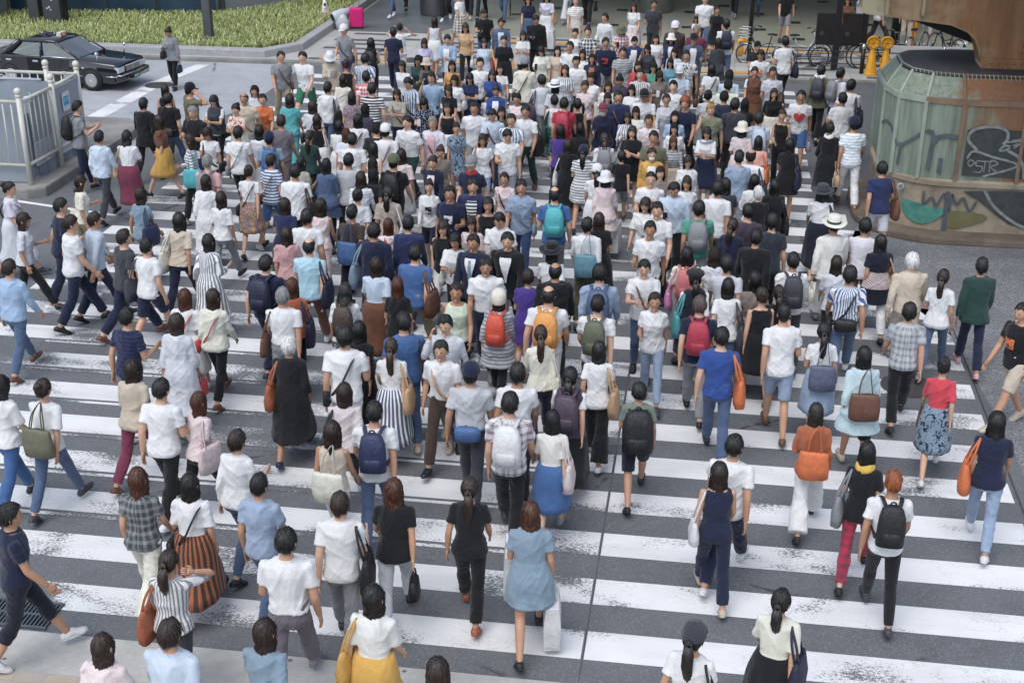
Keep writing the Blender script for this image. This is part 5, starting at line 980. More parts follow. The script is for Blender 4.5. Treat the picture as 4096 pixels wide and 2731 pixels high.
# ---------------------------------------------------------------- bags and small things people carry
TOPS['vest'] = (-.06, .038, .02, 0, 0, 0)
def strap(pts, w=.014, n=7): return tube(smooth3(pts), w, n, True, .35)
def smooth3(pts, n=5):
    p = np.array(pts, float); p = np.vstack([2*p[0]-p[1], p, 2*p[-1]-p[-2]]); o = []
    for i in range(1, len(p)-2):
        for t in np.linspace(0, 1, n, endpoint=False): a, b, c, d = p[i-1:i+3]; o.append(.5*((2*b)+(c-a)*t+(2*a-5*b+4*c-d)*t*t+(3*b-a-3*c+d)*t**3))
    return np.array(o+[p[-2]])
@cached
def bag_mesh(kind, v=0):                       # list of (part name, mesh, origin of the whole relative to the attach point)
    if kind in ('back', 'backl'):
        s = 1.3 if kind == 'backl' else 1.0
        b = loft([ring((0, y*s, z*s), arr(a*s, 0, 0), arr(0, d*s, 0), 20, 3.2) for z, a, d, y in ((-.22, .11, .05, .01), (-.20, .145, .078, .0), (-.05, .150, .088, -.01), (.10, .142, .078, 0), (.19, .115, .058, .01), (.225, .06, .03, .02))]); b = wrinkle(b, .004, 4, 8)
        pk = loft([ring((0, -.085*s, z*s), arr(a*s, 0, 0), arr(0, d*s, 0), 14, 3) for z, a, d in ((-.17, .07, .01), (-.155, .10, .03), (-.05, .10, .032), (-.03, .085, .012))])
        st = [('strap', MB(strap([(q*.07*s, .05, .19*s), (q*.095, .13, .225), (q*.105, .215, .215), (q*.118, .315, .14), (q*.135, .33, .0), (q*.165, .24, -.10), (q*.14, .06, -.17)], .024)).mesh('strap', M_BAG, True)) for q in (1, -1)]
        return [('bag', MB(b).mesh('backpack', M_BAG, True)), ('pocket', MB(pk).mesh('pocket', M_BAG, True)), ('carry_loop', MB(strap([(-.03, .03, .21*s), (-.02, .03, .25*s), (.02, .03, .25*s), (.03, .03, .21*s)], .01)).mesh('carry_loop', M_BAG, True))]+st
    if kind in ('tote', 'shoulder', 'totec'):
        w, h, d = (.19, .17, .065) if kind != 'shoulder' else (.145, .12, .05); top = .46
        b = loft([ring((0, 0, z), arr(0, a, 0), arr(e, 0, 0), 20, 3) for z, a, e in ((-h, w*.82, d*.6), (-h*.92, w*.98, d), (-.02, w, d*1.05), (h*.8, w*.92, d*.55), (h, w*.86, d*.35))]); b = wrinkle(b, .010, 11+v, 7)
        k = -1 if kind == 'totec' else 1
        hs = [('strap', MB(strap([(q*.02, w*.45, h*.9), (q*.02-.05*1, w*.30, h+.16), (-.10, .03, top), (q*.02-.05, -w*.30, h+.16), (q*.02, -w*.45, h*.9)], .013)).mesh('strap', M_BAG, True)) for q in ((1, -1) if kind != 'shoulder' else (1,))]
        return [('bag', MB(b).mesh('bag', M_BAG, True))]+hs
    if kind == 'hand':
        b = loft([ring((0, 0, z), arr(0, a, 0), arr(d, 0, 0), 18, 3.5) for z, a, d in ((-.29, .12, .045), (-.275, .145, .06), (-.12, .125, .045), (-.09, .11, .02))]); b = wrinkle(b, .004, 3, 8)
        return [('bag', MB(b).mesh('handbag', M_BAG, True))]+[('handle', MB(strap([(q, .07, -.10), (q*.5, .05, .0), (0, 0, .02), (q*.5, -.05, .0), (q, -.07, -.10)], .009)).mesh('handle', M_BAG, True)) for q in (.02, -.02)]
    if kind == 'shop':
        b = loft([np.array([(x*d, y*a, z) for x, y in ((-1, -1), (1, -1), (1, 1), (-1, 1))]) for z, a, d in ((-.50, .15, .06), (-.30, .165, .065), (-.12, .17, .05))]); b = wrinkle((b[0], b[1]), .006, 9, 6)
        return [('bag', MB(b).mesh('shopping_bag', M_BAG, False))]+[('handle', MB(strap([(q, .06, -.12), (q*.4, .03, .0), (q*.4, -.03, .0), (q, -.06, -.12)], .006)).mesh('handle', M_BAG, True)) for q in (.03, -.03)]
    if kind == 'waist':
        b = loft([ring((0, y, z), arr(a, 0, 0), arr(0, d, 0), 18, 2.6) for z, a, d, y in ((-.09, .10, .03, .0), (-.06, .15, .055, -.01), (.05, .15, .055, -.01), (.08, .11, .03, 0))]); bl = tube([(.165*math.sin(a)*1.14, .17+.155*math.cos(a), .02) for a in np.linspace(0, 2*math.pi, 25)], .018, 6, False, .4)
        return [('bag', MB(b).mesh('waist_bag', M_BAG, True)), ('belt', MB(bl).mesh('belt', M_BAG, True))]
    if kind == 'umbrella':
        return [('bag', MB(tube([(0, 0, -.62), (0, 0, -.58), (0, 0, -.25), (0, 0, -.05)], [.006, .018, .028, .012], 8)).mesh('umbrella', M_BAG, True)), ('handle', MB(tube([(0, 0, -.06), (0, 0, .05), (0, .03, .08), (0, .05, .05)], .01, 6)).mesh('handle', M_BAG, True))]
    if kind == 'phone': return [('bag', MB(boxm((0, 0, 0), (.074, .009, .148))).mesh('phone', M_SHOE, False, .004))]
@cached
def cross_mesh(sx, pn, v):
    P = pose(pn, v); T = np.array(TOR[sx]); pts = []
    for t in np.linspace(0, 2*math.pi, 33):
        s = .20+.265*math.cos(t); s = min(s, .458); k = abs(math.cos(t)); f = t
        a, b, y = (np.interp(min(s, .43), T[:, 0], T[:, q]) for q in (1, 2, 3)); x = .125*math.cos(t) if s > .1 else .18*math.cos(t)*1.05
        yy = math.sin(t)*(b+.076)*math.sqrt(max(.25, 1-(x/(a+.06))**2)); pts.append(P['sp'](s)+P['L'] @ arr(x, y+yy, 0))
    c = P['sp'](-.03)+arr(-.215, -.03, 0); b = loft([ring((0, 0, z), arr(0, w, 0), arr(d, 0, 0), 16, 3) for z, w, d in ((-.10, .10, .02), (-.085, .125, .045), (.07, .125, .04), (.09, .10, .015))])
    return [('bag', MB((wrinkle(b, .004, 5, 8)[0], b[1])).mesh('crossbody_bag', M_BAG, True), c), ('strap', MB((tube(np.array(pts)-c, .017, 6, False, .35))).mesh('strap', M_BAG, True), None)]
# ---------------------------------------------------------------- people: placing
PEOPLE = """673 131 172 w154 bun/br jacket/grey trousers/black ph hand/navy/L hand/black/R
311 431 -45 m short tee/grey trousers/navy? br back/black
398 551 -5 m short shirtl/paleblue trousers/charcoal w1
507 549 0 w bob blouse/white long/wine br shoulder/tan/L
575 418 -8 m short suit/black trousers/black w2
660 361 10 w bob/br tank/black trousers/black? w3
673 398 -10 m short tee/black jeans/denim w2 waist/darkbrown
760 361 -40 m cap/black tee/olive trousers/black? ha
856 405 172 w bob tee/white trousers/black br pinafore/charcoal cross/black
773 453 160 m short/grey shirtu/black trousers/navy? br
976 396 175 m bald shirtu/beige trousers/grey? w1 cross/grey
943 440 170 w bun blouse/cream/floral/red long/cream? br
1019 366 178 w bob blouse/palegrey trousers/navy? w2
830 536 165 w long/br tee/white trousers/navy? ph cross/black
758 566 100 w bob/br long/white/hst/grey trousers/black? w3 bags/turquoise/L
952 533 0 m short tee/white trousers/black w1 cross/grey
830 649 5 m short/grey shirtu/pink trousers/black? w2 back/grey
1124 229 205 m short tee/grey trousers/khaki w1 cross/brown
1211 231 165 m short tee/white shorts/green w2
1320 231 190 w bucket/white jacket/beige trousers/beige? ph
1375 122 165 m cap/white tee/grey shorts/purple/plaid/brown w1 cross/charcoal
1483 174 0 w long tank/black trousers/black? w3 back/black
1573 131 5 m short polo/navy trousers/navy? w1
1599 113 10 w bun/br tee/white trousers/white? ha
1385 261 10 w bun/br tank/black trousers/black? w4
1460 237 0 m short shirtu/white/vst/blue trousers/navy? w2
1372 322 0 w bob knit/cream long/cream? w3
1464 309 8 m short shirtu/red/plaid/white trousers/navy? w1
1488 357 -3 m short tee/white/hst/black trousers/black? w4
1407 392 0 w long dress/mauve/dots/cream - w3
1311 353 -15 m short shirtl/white jeans/denim w1 bags/black/R
1250 427 5 w bob/br blouse/palegrey trousers/grey? w2 cross/black
1159 401 5 w bob/br tee/teal trousers/teal? w1
1050 401 185 w short blouse/orange trousers/orange w2 cross/tan
1126 488 0 m short/br tee/mauvegrey trousers/mauvegrey w1
1268 483 -5 w bob/br tank/black long/offwhite w3 shoulder/white/R
1037 527 5 w bob tee/white long/white? w4
1076 557 10 m cap/navy tee/bluegrey trousers/khaki w2 back/blue
1085 645 -10 m short/br tee/white/hst/blue shorts/blue w2 cross/brown
1237 549 0 w pony/br blouse/darkgreen trousers/black? w1 shoulder/black/R
1357 507 0 w bob blouse/offwhite skirt/white? w2
1431 483 5 w long blouse/white trousers/white? w3 cross/black
1460 440 -5 w long blouse/purpledark trousers/black? w4
1507 518 0 m short tee/black trousers/black? w1
1542 527 0 m cap/white shirtu/white trousers/grey? w2 cross/brown
1418 562 0 m short shirtu/white trousers/black? w4
1385 540 0 w long/red dress/palegrey - w1
1483 597 5 w long tank/white skirt/white? w2
1505 662 0 w long/br blouse/cream/floral/pink skirt/cream? w3
1605 623 -5 w long/br blouse/palepink skirt/white? w4
1560 649 0 m cap/camo tee/black trousers/black w1 back/black
1390 645 3 m short tee/lightgrey trousers/black w2
1311 662 0 w long tunic/denim trousers/navy w3 shoulder/black/L
1205 653 -15 w bob shirtu/khakigrey trousers/grey? w1
1181 690 0 m short shirtu/white trousers/black w4 bags/black/R
1483 709 0 w long dress/black - w2
1697 174 178 w long/br blouse/lilac trousers/white? ph
1673 244 170 w long jacket/darkgreen trousers/black? w2
1706 257 175 w longhat/beige jacket/olive long/navy? w1 front/navy
1608 266 165 w long tee/white trousers/black? w2
1790 161 180 m short jacket/lightblue trousers/navy br front/white
1738 87 0 w long/br tank/palegrey skirt/offwhite w3
1834 -11 60 w short/br tee/white skirt/mauvegrey/plaid/cream w1
1862 113 185 w bob/br tee/tan trousers/black w2 hand/white/L
1936 57 185 m short tee/black jeans/denim ph waist/black
1936 174 180 w long/br dress/paleblue - w1 shoulder/red/L
2004 96 180 m short jacket/denim jeans/denim? w2 front/paleblue
2015 165 185 w bun blouse/black skirt/black? w3
1921 257 180 m short tee/white trousers/black? w1 shoulder/black/L
2000 279 185 w bob tee/white trousers/white? w2 cross/black
1884 314 178 w bob dress/navyblue - br hand/white/R
1956 309 172 w bob/br dress/royal - w2 shoulder/cream/L
1808 266 180 w bob tank/mustard trousers/black? w1
1819 322 175 w bob/br blouse/white trousers/black? w3
1725 314 170 m short shirtu/lightblue trousers/navy? hf
1632 335 160 m short shirtu/white/vst/blue trousers/navy? ph cross/black
1588 379 170 w long/br blouse/khakigrey trousers/navy br cross/brown
1695 414 180 w long dress/navy/dots/white - ph
1795 364 165 w bob/br tee/black skirt/beige? w2
1790 436 180 w bob tank/black skirt/offwhite w3 shoulder/cream/L
1984 366 185 w bun/br jacket/royal jeans/denim? br front/white shop/white/L
1956 388 180 c110 short tee/white shorts/palepink? w1
1897 436 175 m short shirtu/white trousers/grey? w2
1969 462 180 m short shirtu/paleblue trousers/navy ph cross/brown
2006 453 185 w bob tee/darkolive skirt/black? w3
1629 492 160 m short shirt/white trousers/darkgreen w1
1730 496 180 m short/grey jacket/lilacwhite trousers/grey w2 front/pink cross/brown
1825 516 180 w bun dress/bluegrey/floral/navy - w3
1930 562 185 w long/br tee/white jeans/lightdenim hf
1762 610 178 w bun/br tee/greybrown trousers/grey? hf
2030 544 182 m short tee/white trousers/grey? ph
2045 483 178 m short shirtu/bluegrey/vst/white trousers/bluegrey w2
1730 653 178 w bun/br jacket/navy trousers/navy? w2 front/palepink
1885 658 178 m cap/grey polo/navy jeans/lightdenim? w1 neck/red
F1571 72 165 m short tee/charcoal? jeans/denim w1
F1621 41 175 w bob tee/black? trousers/black w3
F1784 83 180 w bob blouse/wine? trousers/black w4
F1878 76 180 m short tee/black? trousers/black w1
F1928 81 180 w bob blouse/greygreen trousers/black w2
F2013 87 170 w bob blouse/tan jeans/denim w3 umbrella/black/L
2113 2 180 w bob tee/navy long/denim w1
2187 -7 178 w bob blouse/lilacgrey long/white w2 shoulder/tan/L shop/white/L shoes/red
2303 7 182 m short/grey polo/beige/hst/white trousers/beige w1
F2348 105 175 m short suit/black trousers/black w3 hand/black/L
F2274 94 175 w bob blouse/black? wide/palegrey w2 hand/navy/L
2144 81 180 m short jacket/black trousers/black ph
2092 144 180 w bob/br tee/white trousers/navy? br
2420 57 150 m short/br long/white jeans/lightdenim? w1
2536 30 175 w long/br tee/white skirt/white/floral/pink w2
2616 20 180 m short tee/charcoal trousers/charcoal w1
2486 122 178 w longhat/olive shirtu/palered/plaid/white trousers/green? ph
2351 131 180 m short shirtu/charcoal/plaid/white trousers/black? w2
2301 135 165 w bun/br tee/white trousers/white? w1
2423 174 178 m short tee/navy shorts/grey w2 print/red
2266 187 165 m short tee/white trousers/white? w3
2237 209 178 w long dress/beige - w1
2172 205 170 w long/br blouse/cream trousers/cream? ph
2305 250 178 m short shirtu/white trousers/navy? w2
2331 220 178 w long tee/offwhite trousers/black? w3
2368 237 180 w long/br jacket/navy trousers/black? w4 front/rust
2100 257 0 m cap/grey jacket/cream trousers/grey w1 cross/black
2261 283 170 w long/br blouse/white/vst/bluegrey trousers/white? w2
2220 348 -10 w straw/white blouse/palegrey trousers/grey? w3
2168 324 25 m short shirtu/palegrey trousers/grey? w2 bags/plum/L
2492 213 180 m short tee/grey/hst/lightgrey trousers/grey? w1
2538 168 182 m short jacket/navyblue trousers/black? ph front/white/hst
2590 198 170 w bob tee/charcoal trousers/navy? hf
2634 159 180 w bob/br tee/white/hst/black trousers/navy? w2
2675 157 175 w bucket/offwhite jacket/navyblue trousers/black? w1 front/white
2701 109 180 m cap/lilacwhite jacket/darkbrown trousers/brown? w3
2697 213 180 w bob jacket/palegrey trousers/black? w2 front/white
2745 226 165 m short shirtu/white/floral/navy trousers/grey? w1 hand/brown/L
2775 159 180 m cap/black jacket/denimgrey trousers/black? w2 front/white
2786 124 180 m short/grey shirtu/wine trousers/olive w1
2784 78 175 c125 bob/br tank/white shorts/white? w2
2821 0 178 m short/br polo/white jeans/denim w1
2869 44 180 w short dress/black - w2
2906 98 0 m short tee/white jeans/denim w1 back/navy
2873 174 -5 w long/br tunic/charcoal trousers/grey w3
2614 272 178 w bob blouse/seagreen skirt/grey? w2
2638 305 180 w long/br blouse/greybrown trousers/grey? ph shoulder/red/R
2560 300 180 m short shirtu/white/vst/grey trousers/grey? w1
2553 268 178 w bob jacket/red trousers/black? w3 front/black
2479 324 182 w bun dress/purpledark/vst/mauve - ph
2682 253 178 w bob shirtu/seablue/plaid/white trousers/denim? w1
2719 290 175 m cap/palegrey shirtu/paleblue trousers/grey? w2 cross/grey
2693 348 178 m short shirtu/white trousers/black w1
2577 385 178 m cap/black shirtu/white trousers/grey? w2
2527 361 180 w bob blouse/white/dots/grey trousers/grey? w3
2666 401 180 w short/br long/palegrey skirt/grey? w1
2740 418 170 m afro/orange tee/navy trousers/black? w2
2433 348 178 w long/br jacket/offwhite trousers/white? w1 front/charcoal
2431 394 180 w long/br blouse/beige trousers/beige? w2
2340 348 170 w bun shirtu/palepink trousers/black w1
2364 316 165 w bun/br blouse/white skirt/white? hf
2218 405 5 w short blouse/white/dots/palegrey skirt/green/plaid/navy w2 bags/darkgreen/L
2259 416 0 m short tee/crimson trousers/black? w1 back/crimson
2309 420 5 w pigtails tank/black trousers/black w2
2068 398 170 w bun blouse/palepink skirt/palepink? w2
2102 449 178 m short shirt/white trousers/darkgreen w2 bags/black/L
2414 440 175 w cap/wine jacket/navy trousers/navy? w1 mask/white
2473 390 180 m short shirtl/navyblue trousers/navy? w3 cross/brown
2510 473 178 w long jacket/grey/vst/white skirt/grey? br
2544 451 175 w long/br blouse/offwhite skirt/white? w2
2595 486 180 m short/br shirtu/palepink trousers/grey? w1
2699 470 180 w long blouse/lightblue skirt/blue? w3
2697 516 175 w long blouse/white/hst/blue skirt/navy? w1
2828 533 178 w bob blouse/white skirtp/navy br sailor/bluegrey
2843 442 180 m short/blond tee/oliveg trousers/olive? hf
2693 571 180 w long/red long/grey/hst/lightgrey skirt/beige w2
2529 531 165 w long/br dress/black - cr
2612 562 180 m short tee/olive trousers/olive? w1
2610 610 178 w short/br jacket/mustard trousers/white? w2 front/white mask/white
2751 649 178 w long/br jacket/offwhite trousers/white? w1 front/offwhite shoulder/grey/L
2242 525 0 w long blouse/purple trousers/black? w2
2322 518 -5 w long tee/black trousers/black? w1
2272 584 3 w bob/br dressl/black - w4 shoulder/white/L
2335 610 0 w capp/navy dress/white/hst/grey - w2
2418 560 0 w pony/br blouse/white trousers/grey w1 back/grey
2486 627 0 c140 short tee/black shorts/grey w2
2847 279 5 w long tee/offwhite trousers/grey? w1 cross/black
2917 305 0 m short shirtu/paleblue trousers/grey? w2
2912 344 5 m short tee/palegreen trousers/grey? w3
2832 385 0 w bun blouse/palegrey skirt/grey? w2
2897 390 0 m short tee/navy trousers/black? w1
2939 420 0 m short tee/charcoal trousers/black w2 bags/black/L
2980 418 5 w bob tee/black skirt/white? w3
3019 290 178 w bun tee/white long/brown w1 pinafore/brown back/navy
3043 222 180 m short tee/white trousers/grey? ph print/orange
3030 187 185 m short tee/black trousers/grey? ph
2969 518 -5 w longhat/cream blouse/palepink skirt/palepink? w2
3034 475 5 m short shirtu/paleblue trousers/grey? w1 back/paleblue
3034 571 -10 w bob blouse/palecoral trousers/black? w2 bags/orange/R
2958 631 0 m short shirtu/bluegreyp trousers/grey? w1
3002 627 -5 m bald shirtu/white/plaid/bluegrey trousers/grey w2 bags/charcoal/R
F2936 72 170 w bob tee/black? trousers/black w1
F3017 76 175 m short tee/navy? jeans/denim w2
3150 -37 178 m short tee/black shorts/grey w1
3140 168 12 m short shirtu/white trousers/black w2 bags/navy/R
3285 285 -12 m short jacket/olive trousers/black w1 back/charcoal hood/white
3364 296 -50 m short shirtu/lilacwhite trousers/black? w2 back/grey
3405 344 -25 m short shirtu/white trousers/grey? w1 bags/navy/R
3370 398 0 m short shirtu/offwhite trousers/white w2
3416 499 0 m cap/navy tee/paleblue/hst/white trousers/white w1 hand/tan/L
3320 516 0 w short dressl/black - w2 hand/white/R neck/white
3205 388 178 m short tee/white shorts/blue w1 hand/lilac/L heart/red
3096 377 178 w long/br blouse/black skirt/cream w2
3129 464 178 w bun/br tank/black trousers/black? w3
3092 294 178 m short shirtu/palegrey trousers/grey? w1
3159 581 -5 w long dress/black - w4 bags/navy/R
F3501 201 -80 m short tee/white trousers/charcoal w2
3392 4 170 w bob blouse/brown trousers/black? w2 hand/cream/L
F3616 204 0 m short tee/white trousers/beige s1
39 757 -75 w bun/br blouse/lilacwhite long/palegrey w1 cross/black
324 731 -60 w bob/br blouse/cream trousers/khaki w2 shoulder/cream/L
283 897 -55 m short/br tee/white trousers/navy w1
379 883 -45 m short/br shirtl/paleblue trousers/navy w2 bags/grey/L
564 781 -25 w bob/br tee/bluegrey trousers/grey w1 bags/navyblue/R
588 988 -15 m short tee/white shorts/navy w2 bags/charcoal/L
716 883 -10 w long blouse/beige trousers/navy w2 bags/cream/L
834 968 -10 w long dressl/grey/vst/white - w1
884 796 0 w long/br blouse/white trousers/grey w2
823 729 -5 w long/br dressl/white - w1
995 690 -5 w bun/br tee/white skirt/mauve/floral/mustard w2 cross/black
37 1075 -15 m short/br shirtl/lightblue jeans/denim w1
738 1192 -5 w long/red blouse/offwhite skirt/offwhite? w2 cross/red
851 1192 -8 w long/br knit/cream trousers/black w1 cross/red
510 1271 -15 m short tee/navyblue/hst/navy shorts/navy w1
529 1480 -10 w long/br knit/beige trousers/wine w2 hand/red/L
706 1292 -3 w bob/br dressl/palegrey - w3 hand/red/R
660 1558 -8 m short tee/white trousers/black w1
780 1610 -25 w long/red blouse/palepink trousers/black w2 bags/palepink/R
174 1558 -5 w bun/br blouse/white jeans/denim w2 bags/olive/C
949 1765 -8 w short/br shirtl/white jeans/denim w1
2 1545 -20 w bob blouse/white trousers/blue w1 bags/wine/L
1453 709 0 w bob/br long/white/hst/palegrey trousers/black? w1
1431 786 3 w bun blouse/palegrey trousers/black? w2
1553 775 5 w pony blouse/greybeige trousers/grey? w3 shoulder/white/R
1409 853 -10 m short tee/darkbrown trousers/black? w2 bags/blue/C
1139 823 0 w long/br tee/navyblue skirt/navy? w2
1283 825 -5 w long/br tank/palepink wide/palepink w1
1227 870 0 m short tee/white trousers/grey? w2
1146 940 3 w long/br blouse/dustypink jeans/denim w1
1237 986 0 m bald polo/skyblue trousers/brown w2 bags/navy/R
1553 905 0 w long/red dress/white/floral/red - w2
1497 927 -5 m short suit/navy trousers/navy? w2 bags/bluegrey/L
1634 897 0 m short suit/navyblue trousers/navy? w1
1662 1016 -5 m short tee/blue trousers/khaki w2 bags/brown/R
1505 1064 0 w long/br blouse/paleblue long/brown w2
1381 1167 0 w bob blouse/white trousers/grey? ph back/darkbrown
1063 1058 -5 m short shirtu/navy trousers/navy w1 back/navy
1131 1188 0 m short/grey shirt/white trousers/grey w2 shoulder/brown/L
1168 1149 5 w long/red blouse/rust trousers/black w1 bags/navy/R
1590 1143 0 w long/red tee/black trousers/black? w2
1716 748 178 w bun long/white shorts/navy w1 print/black hand/hotpink/L sleevered/red
1804 775 182 m short tee/navy trousers/white? w2 print/white
1886 748 180 m short jacket/navyblue trousers/black? w1 front/white/hst cross/khaki
2017 718 180 w short/br blouse/palepink trousers/navy? w2 cross/darkbrown
1952 820 178 w bob tank/black skirt/grey? w1
1773 914 178 w long/br long/black trousers/white? w2
1821 966 178 w bob blouse/white trousers/black? br shoulder/cream/R
1886 897 180 w long/br blouse/palepink skirt/white? w2
1997 883 165 m short shirtu/white trousers/grey? ph
1893 973 165 m short suit/navy trousers/navy w1 front/white tie/bluegrey
2030 966 178 m short suit/black trousers/black w2 front/white
1943 1069 178 m short shirt/white trousers/navy w1
1825 1169 182 w short/br tank/palegreen trousers/black w2
1995 1201 -3 w beanie/cream tunic/grey/hst/lightgrey trousers/black w1 back/orangered
2085 751 180 m short shirtu/bluegreyp jeans/navydenim w1 cross/bluegrey
2218 779 0 m bald tee/blue trousers/grey w2 back/turquoise
2420 714 0 w longhat/white tunic/palepink skirt/palepink? w1 shop/white/R
2390 690 0 w capp/white tee/white skirt/white? w2
2603 718 178 m buzz tee/white jeans/denim w1 redbox/red
2641 694 178 w bob/br blouse/greybrown skirt/grey? w2
2697 759 175 m short shirtl/paleblue trousers/black ph
2747 733 180 w bob/br tee/white trousers/grey? w1
2871 757 -12 m short shirtu/white trousers/grey? w2
2902 742 5 w bob tee/charcoal trousers/black? w1 bags/red/L
3017 727 0 w bob knit/offwhite skirt/white? w2
3033 775 0 w short/white jacket/black trousers/black? w1
2991 849 0 m short tee/plumdark trousers/black? w2
2932 907 -20 w pony/br jacket/navy skirt/black? w1
3024 953 0 m short suit/black trousers/black w2
2795 836 3 m short tee/seagreen trousers/grey w1 back/grey
2581 820 175 w bob/br blouse/offwhite trousers/beige? w1
2629 844 178 m short shirtu/white trousers/black w2
2601 921 178 m175 short tee/white jeans/denim w1
2348 903 0 m short shirtl/white trousers/darkolive w2 bags/seablue/C
2396 883 5 w long/br tee/black skirt/black? w1
2207 1010 0 w straw/black blouse/white trousers/white? w2 cross/black
2216 1086 0 m bald suit/black trousers/black w1
2118 1112 0 w short/br dress/purple - w2
2194 1182 2 m bald tee/white trousers/white w1 back/amber
2399 1095 3 m short shirtl/bluegreyp trousers/grey? w1 back/denim
2577 1075 180 m short tee/white jeans/denim? br cross/brown
2751 1023 2 w long blouse/paleyellow skirt/grey? w2 back/palered shoulder/hotpinkp/L
2854 1023 0 w long/br tee/palegrey trousers/grey? w1
2908 1058 0 m short tee/palegrey trousers/grey? w2
2780 1121 0 w beretp/black long/white skirt/navy? w2 pinafore/navydark bags/teal/L
2912 1149 0 w bob tee/white jeans/denim w1 bags/charcoal/R
3034 1132 0 w long tee/greybrown skirt/grey? w2
3061 1171 5 w bun/br tank/black skirt/black? w1
2799 1223 0 m short/brg polo/navy trousers/grey w1 back/crimson
2390 1220 0 m short tee/white trousers/black w2 back/camo
2619 1207 180 w short/br tee/white jeans/lightdenim w1
3529 677 15 m short shirtu/navyblue shorts/palegrey w1 bags/brown/R
3290 772 -5 w straw/charcoal blouse/white long/navydark w2 bags/black/R
3098 748 0 w long jacket/black trousers/black w1 bags/black/R
3089 888 0 m short tee/charcoalblue trousers/black w2
3335 903 0 m straw/cream jacket/offwhite trousers/white? w1 hand/cream/L
3462 907 -8 m short tee/lilacwhite trousers/brown? w2
3523 971 0 w long dress/navydark/band/palepink trousers/white w1 shoulder/tan/R
3346 1056 0 w long/br blouse/palegrey trousers/black w2
3172 1047 0 m short shirtl/white trousers/charcoal w1 back/charcoal
3399 1101 3 m short shirtu/white/vst/blue jeans/denim w2 waist/black cross/black
3647 1047 0 m short/white shirtl/beige trousers/beige w1
3773 1112 -15 w pony/br tee/white jeans/denim w2
3926 1066 -5 m short jacket/darkgreen trousers/navy w1 shoes/pink
3085 1180 0 w pony/br tee/black skirt/black? w2
3135 1255 5 m buzz tee/white shorts/lightdenim w1
3294 1329 0 w pony tee/white skirt/lightdenim w2 bags/greyblue/C
3636 1249 -5 m short shirtu/lightgrey/plaid/grey trousers/black w2
3457 1427 -3 w long tunic/paleaqua shorts/black w1 bags/brown/C
3775 1466 -15 w bun blouse/redp skirt/bluegrey/floral/navy w2 hand/brown/L shoes/white
4089 1253 120 m short tee/black shorts/beige w1 print/orange
3264 1654 -8 w long/dk knit/rust wide/offwhite w2 bags/orange/C
3987 1691 -10 w long tee/navy jeans/lightdenim w1 bags/orange/L
2163 1340 2 w pony/br long/cream trousers/navy w2 shoulder/cream/R
2396 1403 0 w bob tee/white wide/black w1 bags/tan/R
2281 1510 0 w pony tee/white long/black w2 pinafore/plum back/plum
2070 1495 0 m short tee/white trousers/black w1
2211 1682 0 w bob blouse/offwhite skirt/blue w2 bags/palepink/R
2039 1617 5 m short shirtu/white/plaid/mauve trousers/black w1 back/white
2555 1569 0 c150 short tee/greygreen shorts/navydark w2 backl/black
2886 1351 2 m short tee/royal jeans/denim w1 bags/orange/R
2936 1787 -15 m short shirtu/white trousers/navy w2
1155 1384 5 w short/white dressl/black - w2 bags/rust/L
1379 1349 5 m short shirtu/white trousers/white? w1 cross/black
1436 1323 0 w long dressl/black - w2
1614 1292 15 m short shirtu/blue jeans/denim? w1 bags/navy/R
1566 1392 -2 w pony/br tee/offwhite long/greyblue/vst/white w2 bags/tan/R
1782 1301 178 m short shirtl/palegrey trousers/grey? hf
1764 1403 178 m short/dk shirt/white trousers/darkbrown w2 cross/tan
1884 1497 0 m cap/navy shirt/lightgrey trousers/charcoal w1 waist/blue
1377 1573 3 w bob/br blouse/palepinkgrey trousers/black? w2 bags/black/L
1329 1728 0 w long/br tank/beige trousers/white? w1 bags/cream/C
1497 1652 0 m short tee/white jeans/denim w2 back/navyblue
551 1918 -5 w long/red shirtu/charcoalg/plaid/grey wide/cream w1
758 1940 -3 w bob blouse/white long/darkbrown/vst/rust w2 cross/black shoes/black
1037 1943 -5 m short shirtu/bluegreyp jeans/denim w1
1143 2169 0 m short shirt/white trousers/mauvegrey w2
676 2250 -5 w pony/br blouse/white/vst/grey trousers/charcoal hb bags/rust/L
41 2062 -50 m short polo/navy cropped/navydark w1
410 2588 0 w bob/br blouse/palepink skirt/palepink? w1
680 2535 0 m short/br shirtl/paleblue trousers/grey? w2
1058 2529 -8 w bob/br blouse/bluegrey jeans/navydenim? w2
1359 2018 0 m short/br shirtu/offwhite trousers/grey w1 bags/black/R
1575 1962 5 w long/red tee/black trousers/palegrey w2 hand/black/R
1879 1956 0 w pony/br tee/black trousers/black w1 shoes/rust
2123 2056 2 w bob/red dress/bluegrey - w2 shop/white/L shop/white/R shoes/black
1494 2394 -5 w bob blouse/offwhite skirt/mustard w1 bags/mustard/L
1750 2688 0 w long/br blouse/offwhite skirt/navy? w2
2877 1893 0 w long/br tank/navy trousers/navy w1 shoulder/white/L
3469 1812 -15 w bob tee/black trousers/crimson/plaid/wine w2 neck/yellow bags/grey/L
3572 1931 -3 m165 short/orange tee/white leggings/black w1 back/black
3124 2407 -15 w pony blouse/cream skirtp/black w2 bags/navy/R
2776 2551 -15 w capp/charcoal tee/white trousers/white? w1 shoulder/black/R
634 488 80 w bob/br blouse/brown skirt/mustard w1
244 827 -60 m short tee/navy trousers/navy w1
94 883 -70 w bob/br blouse/palegrey trousers/black w2
496 953 -40 m short/br tee/charcoal trousers/navy w2"""
PERS = []; BAGS = []
SHOEC = ['black', 'black', 'white', 'charcoal', 'brown', 'white', 'navy', 'beige', 'black', 'grey']
SKINS = [(.50, .29, .19), (.56, .34, .23), (.44, .25, .16), (.60, .38, .27), (.38, .21, .13)]
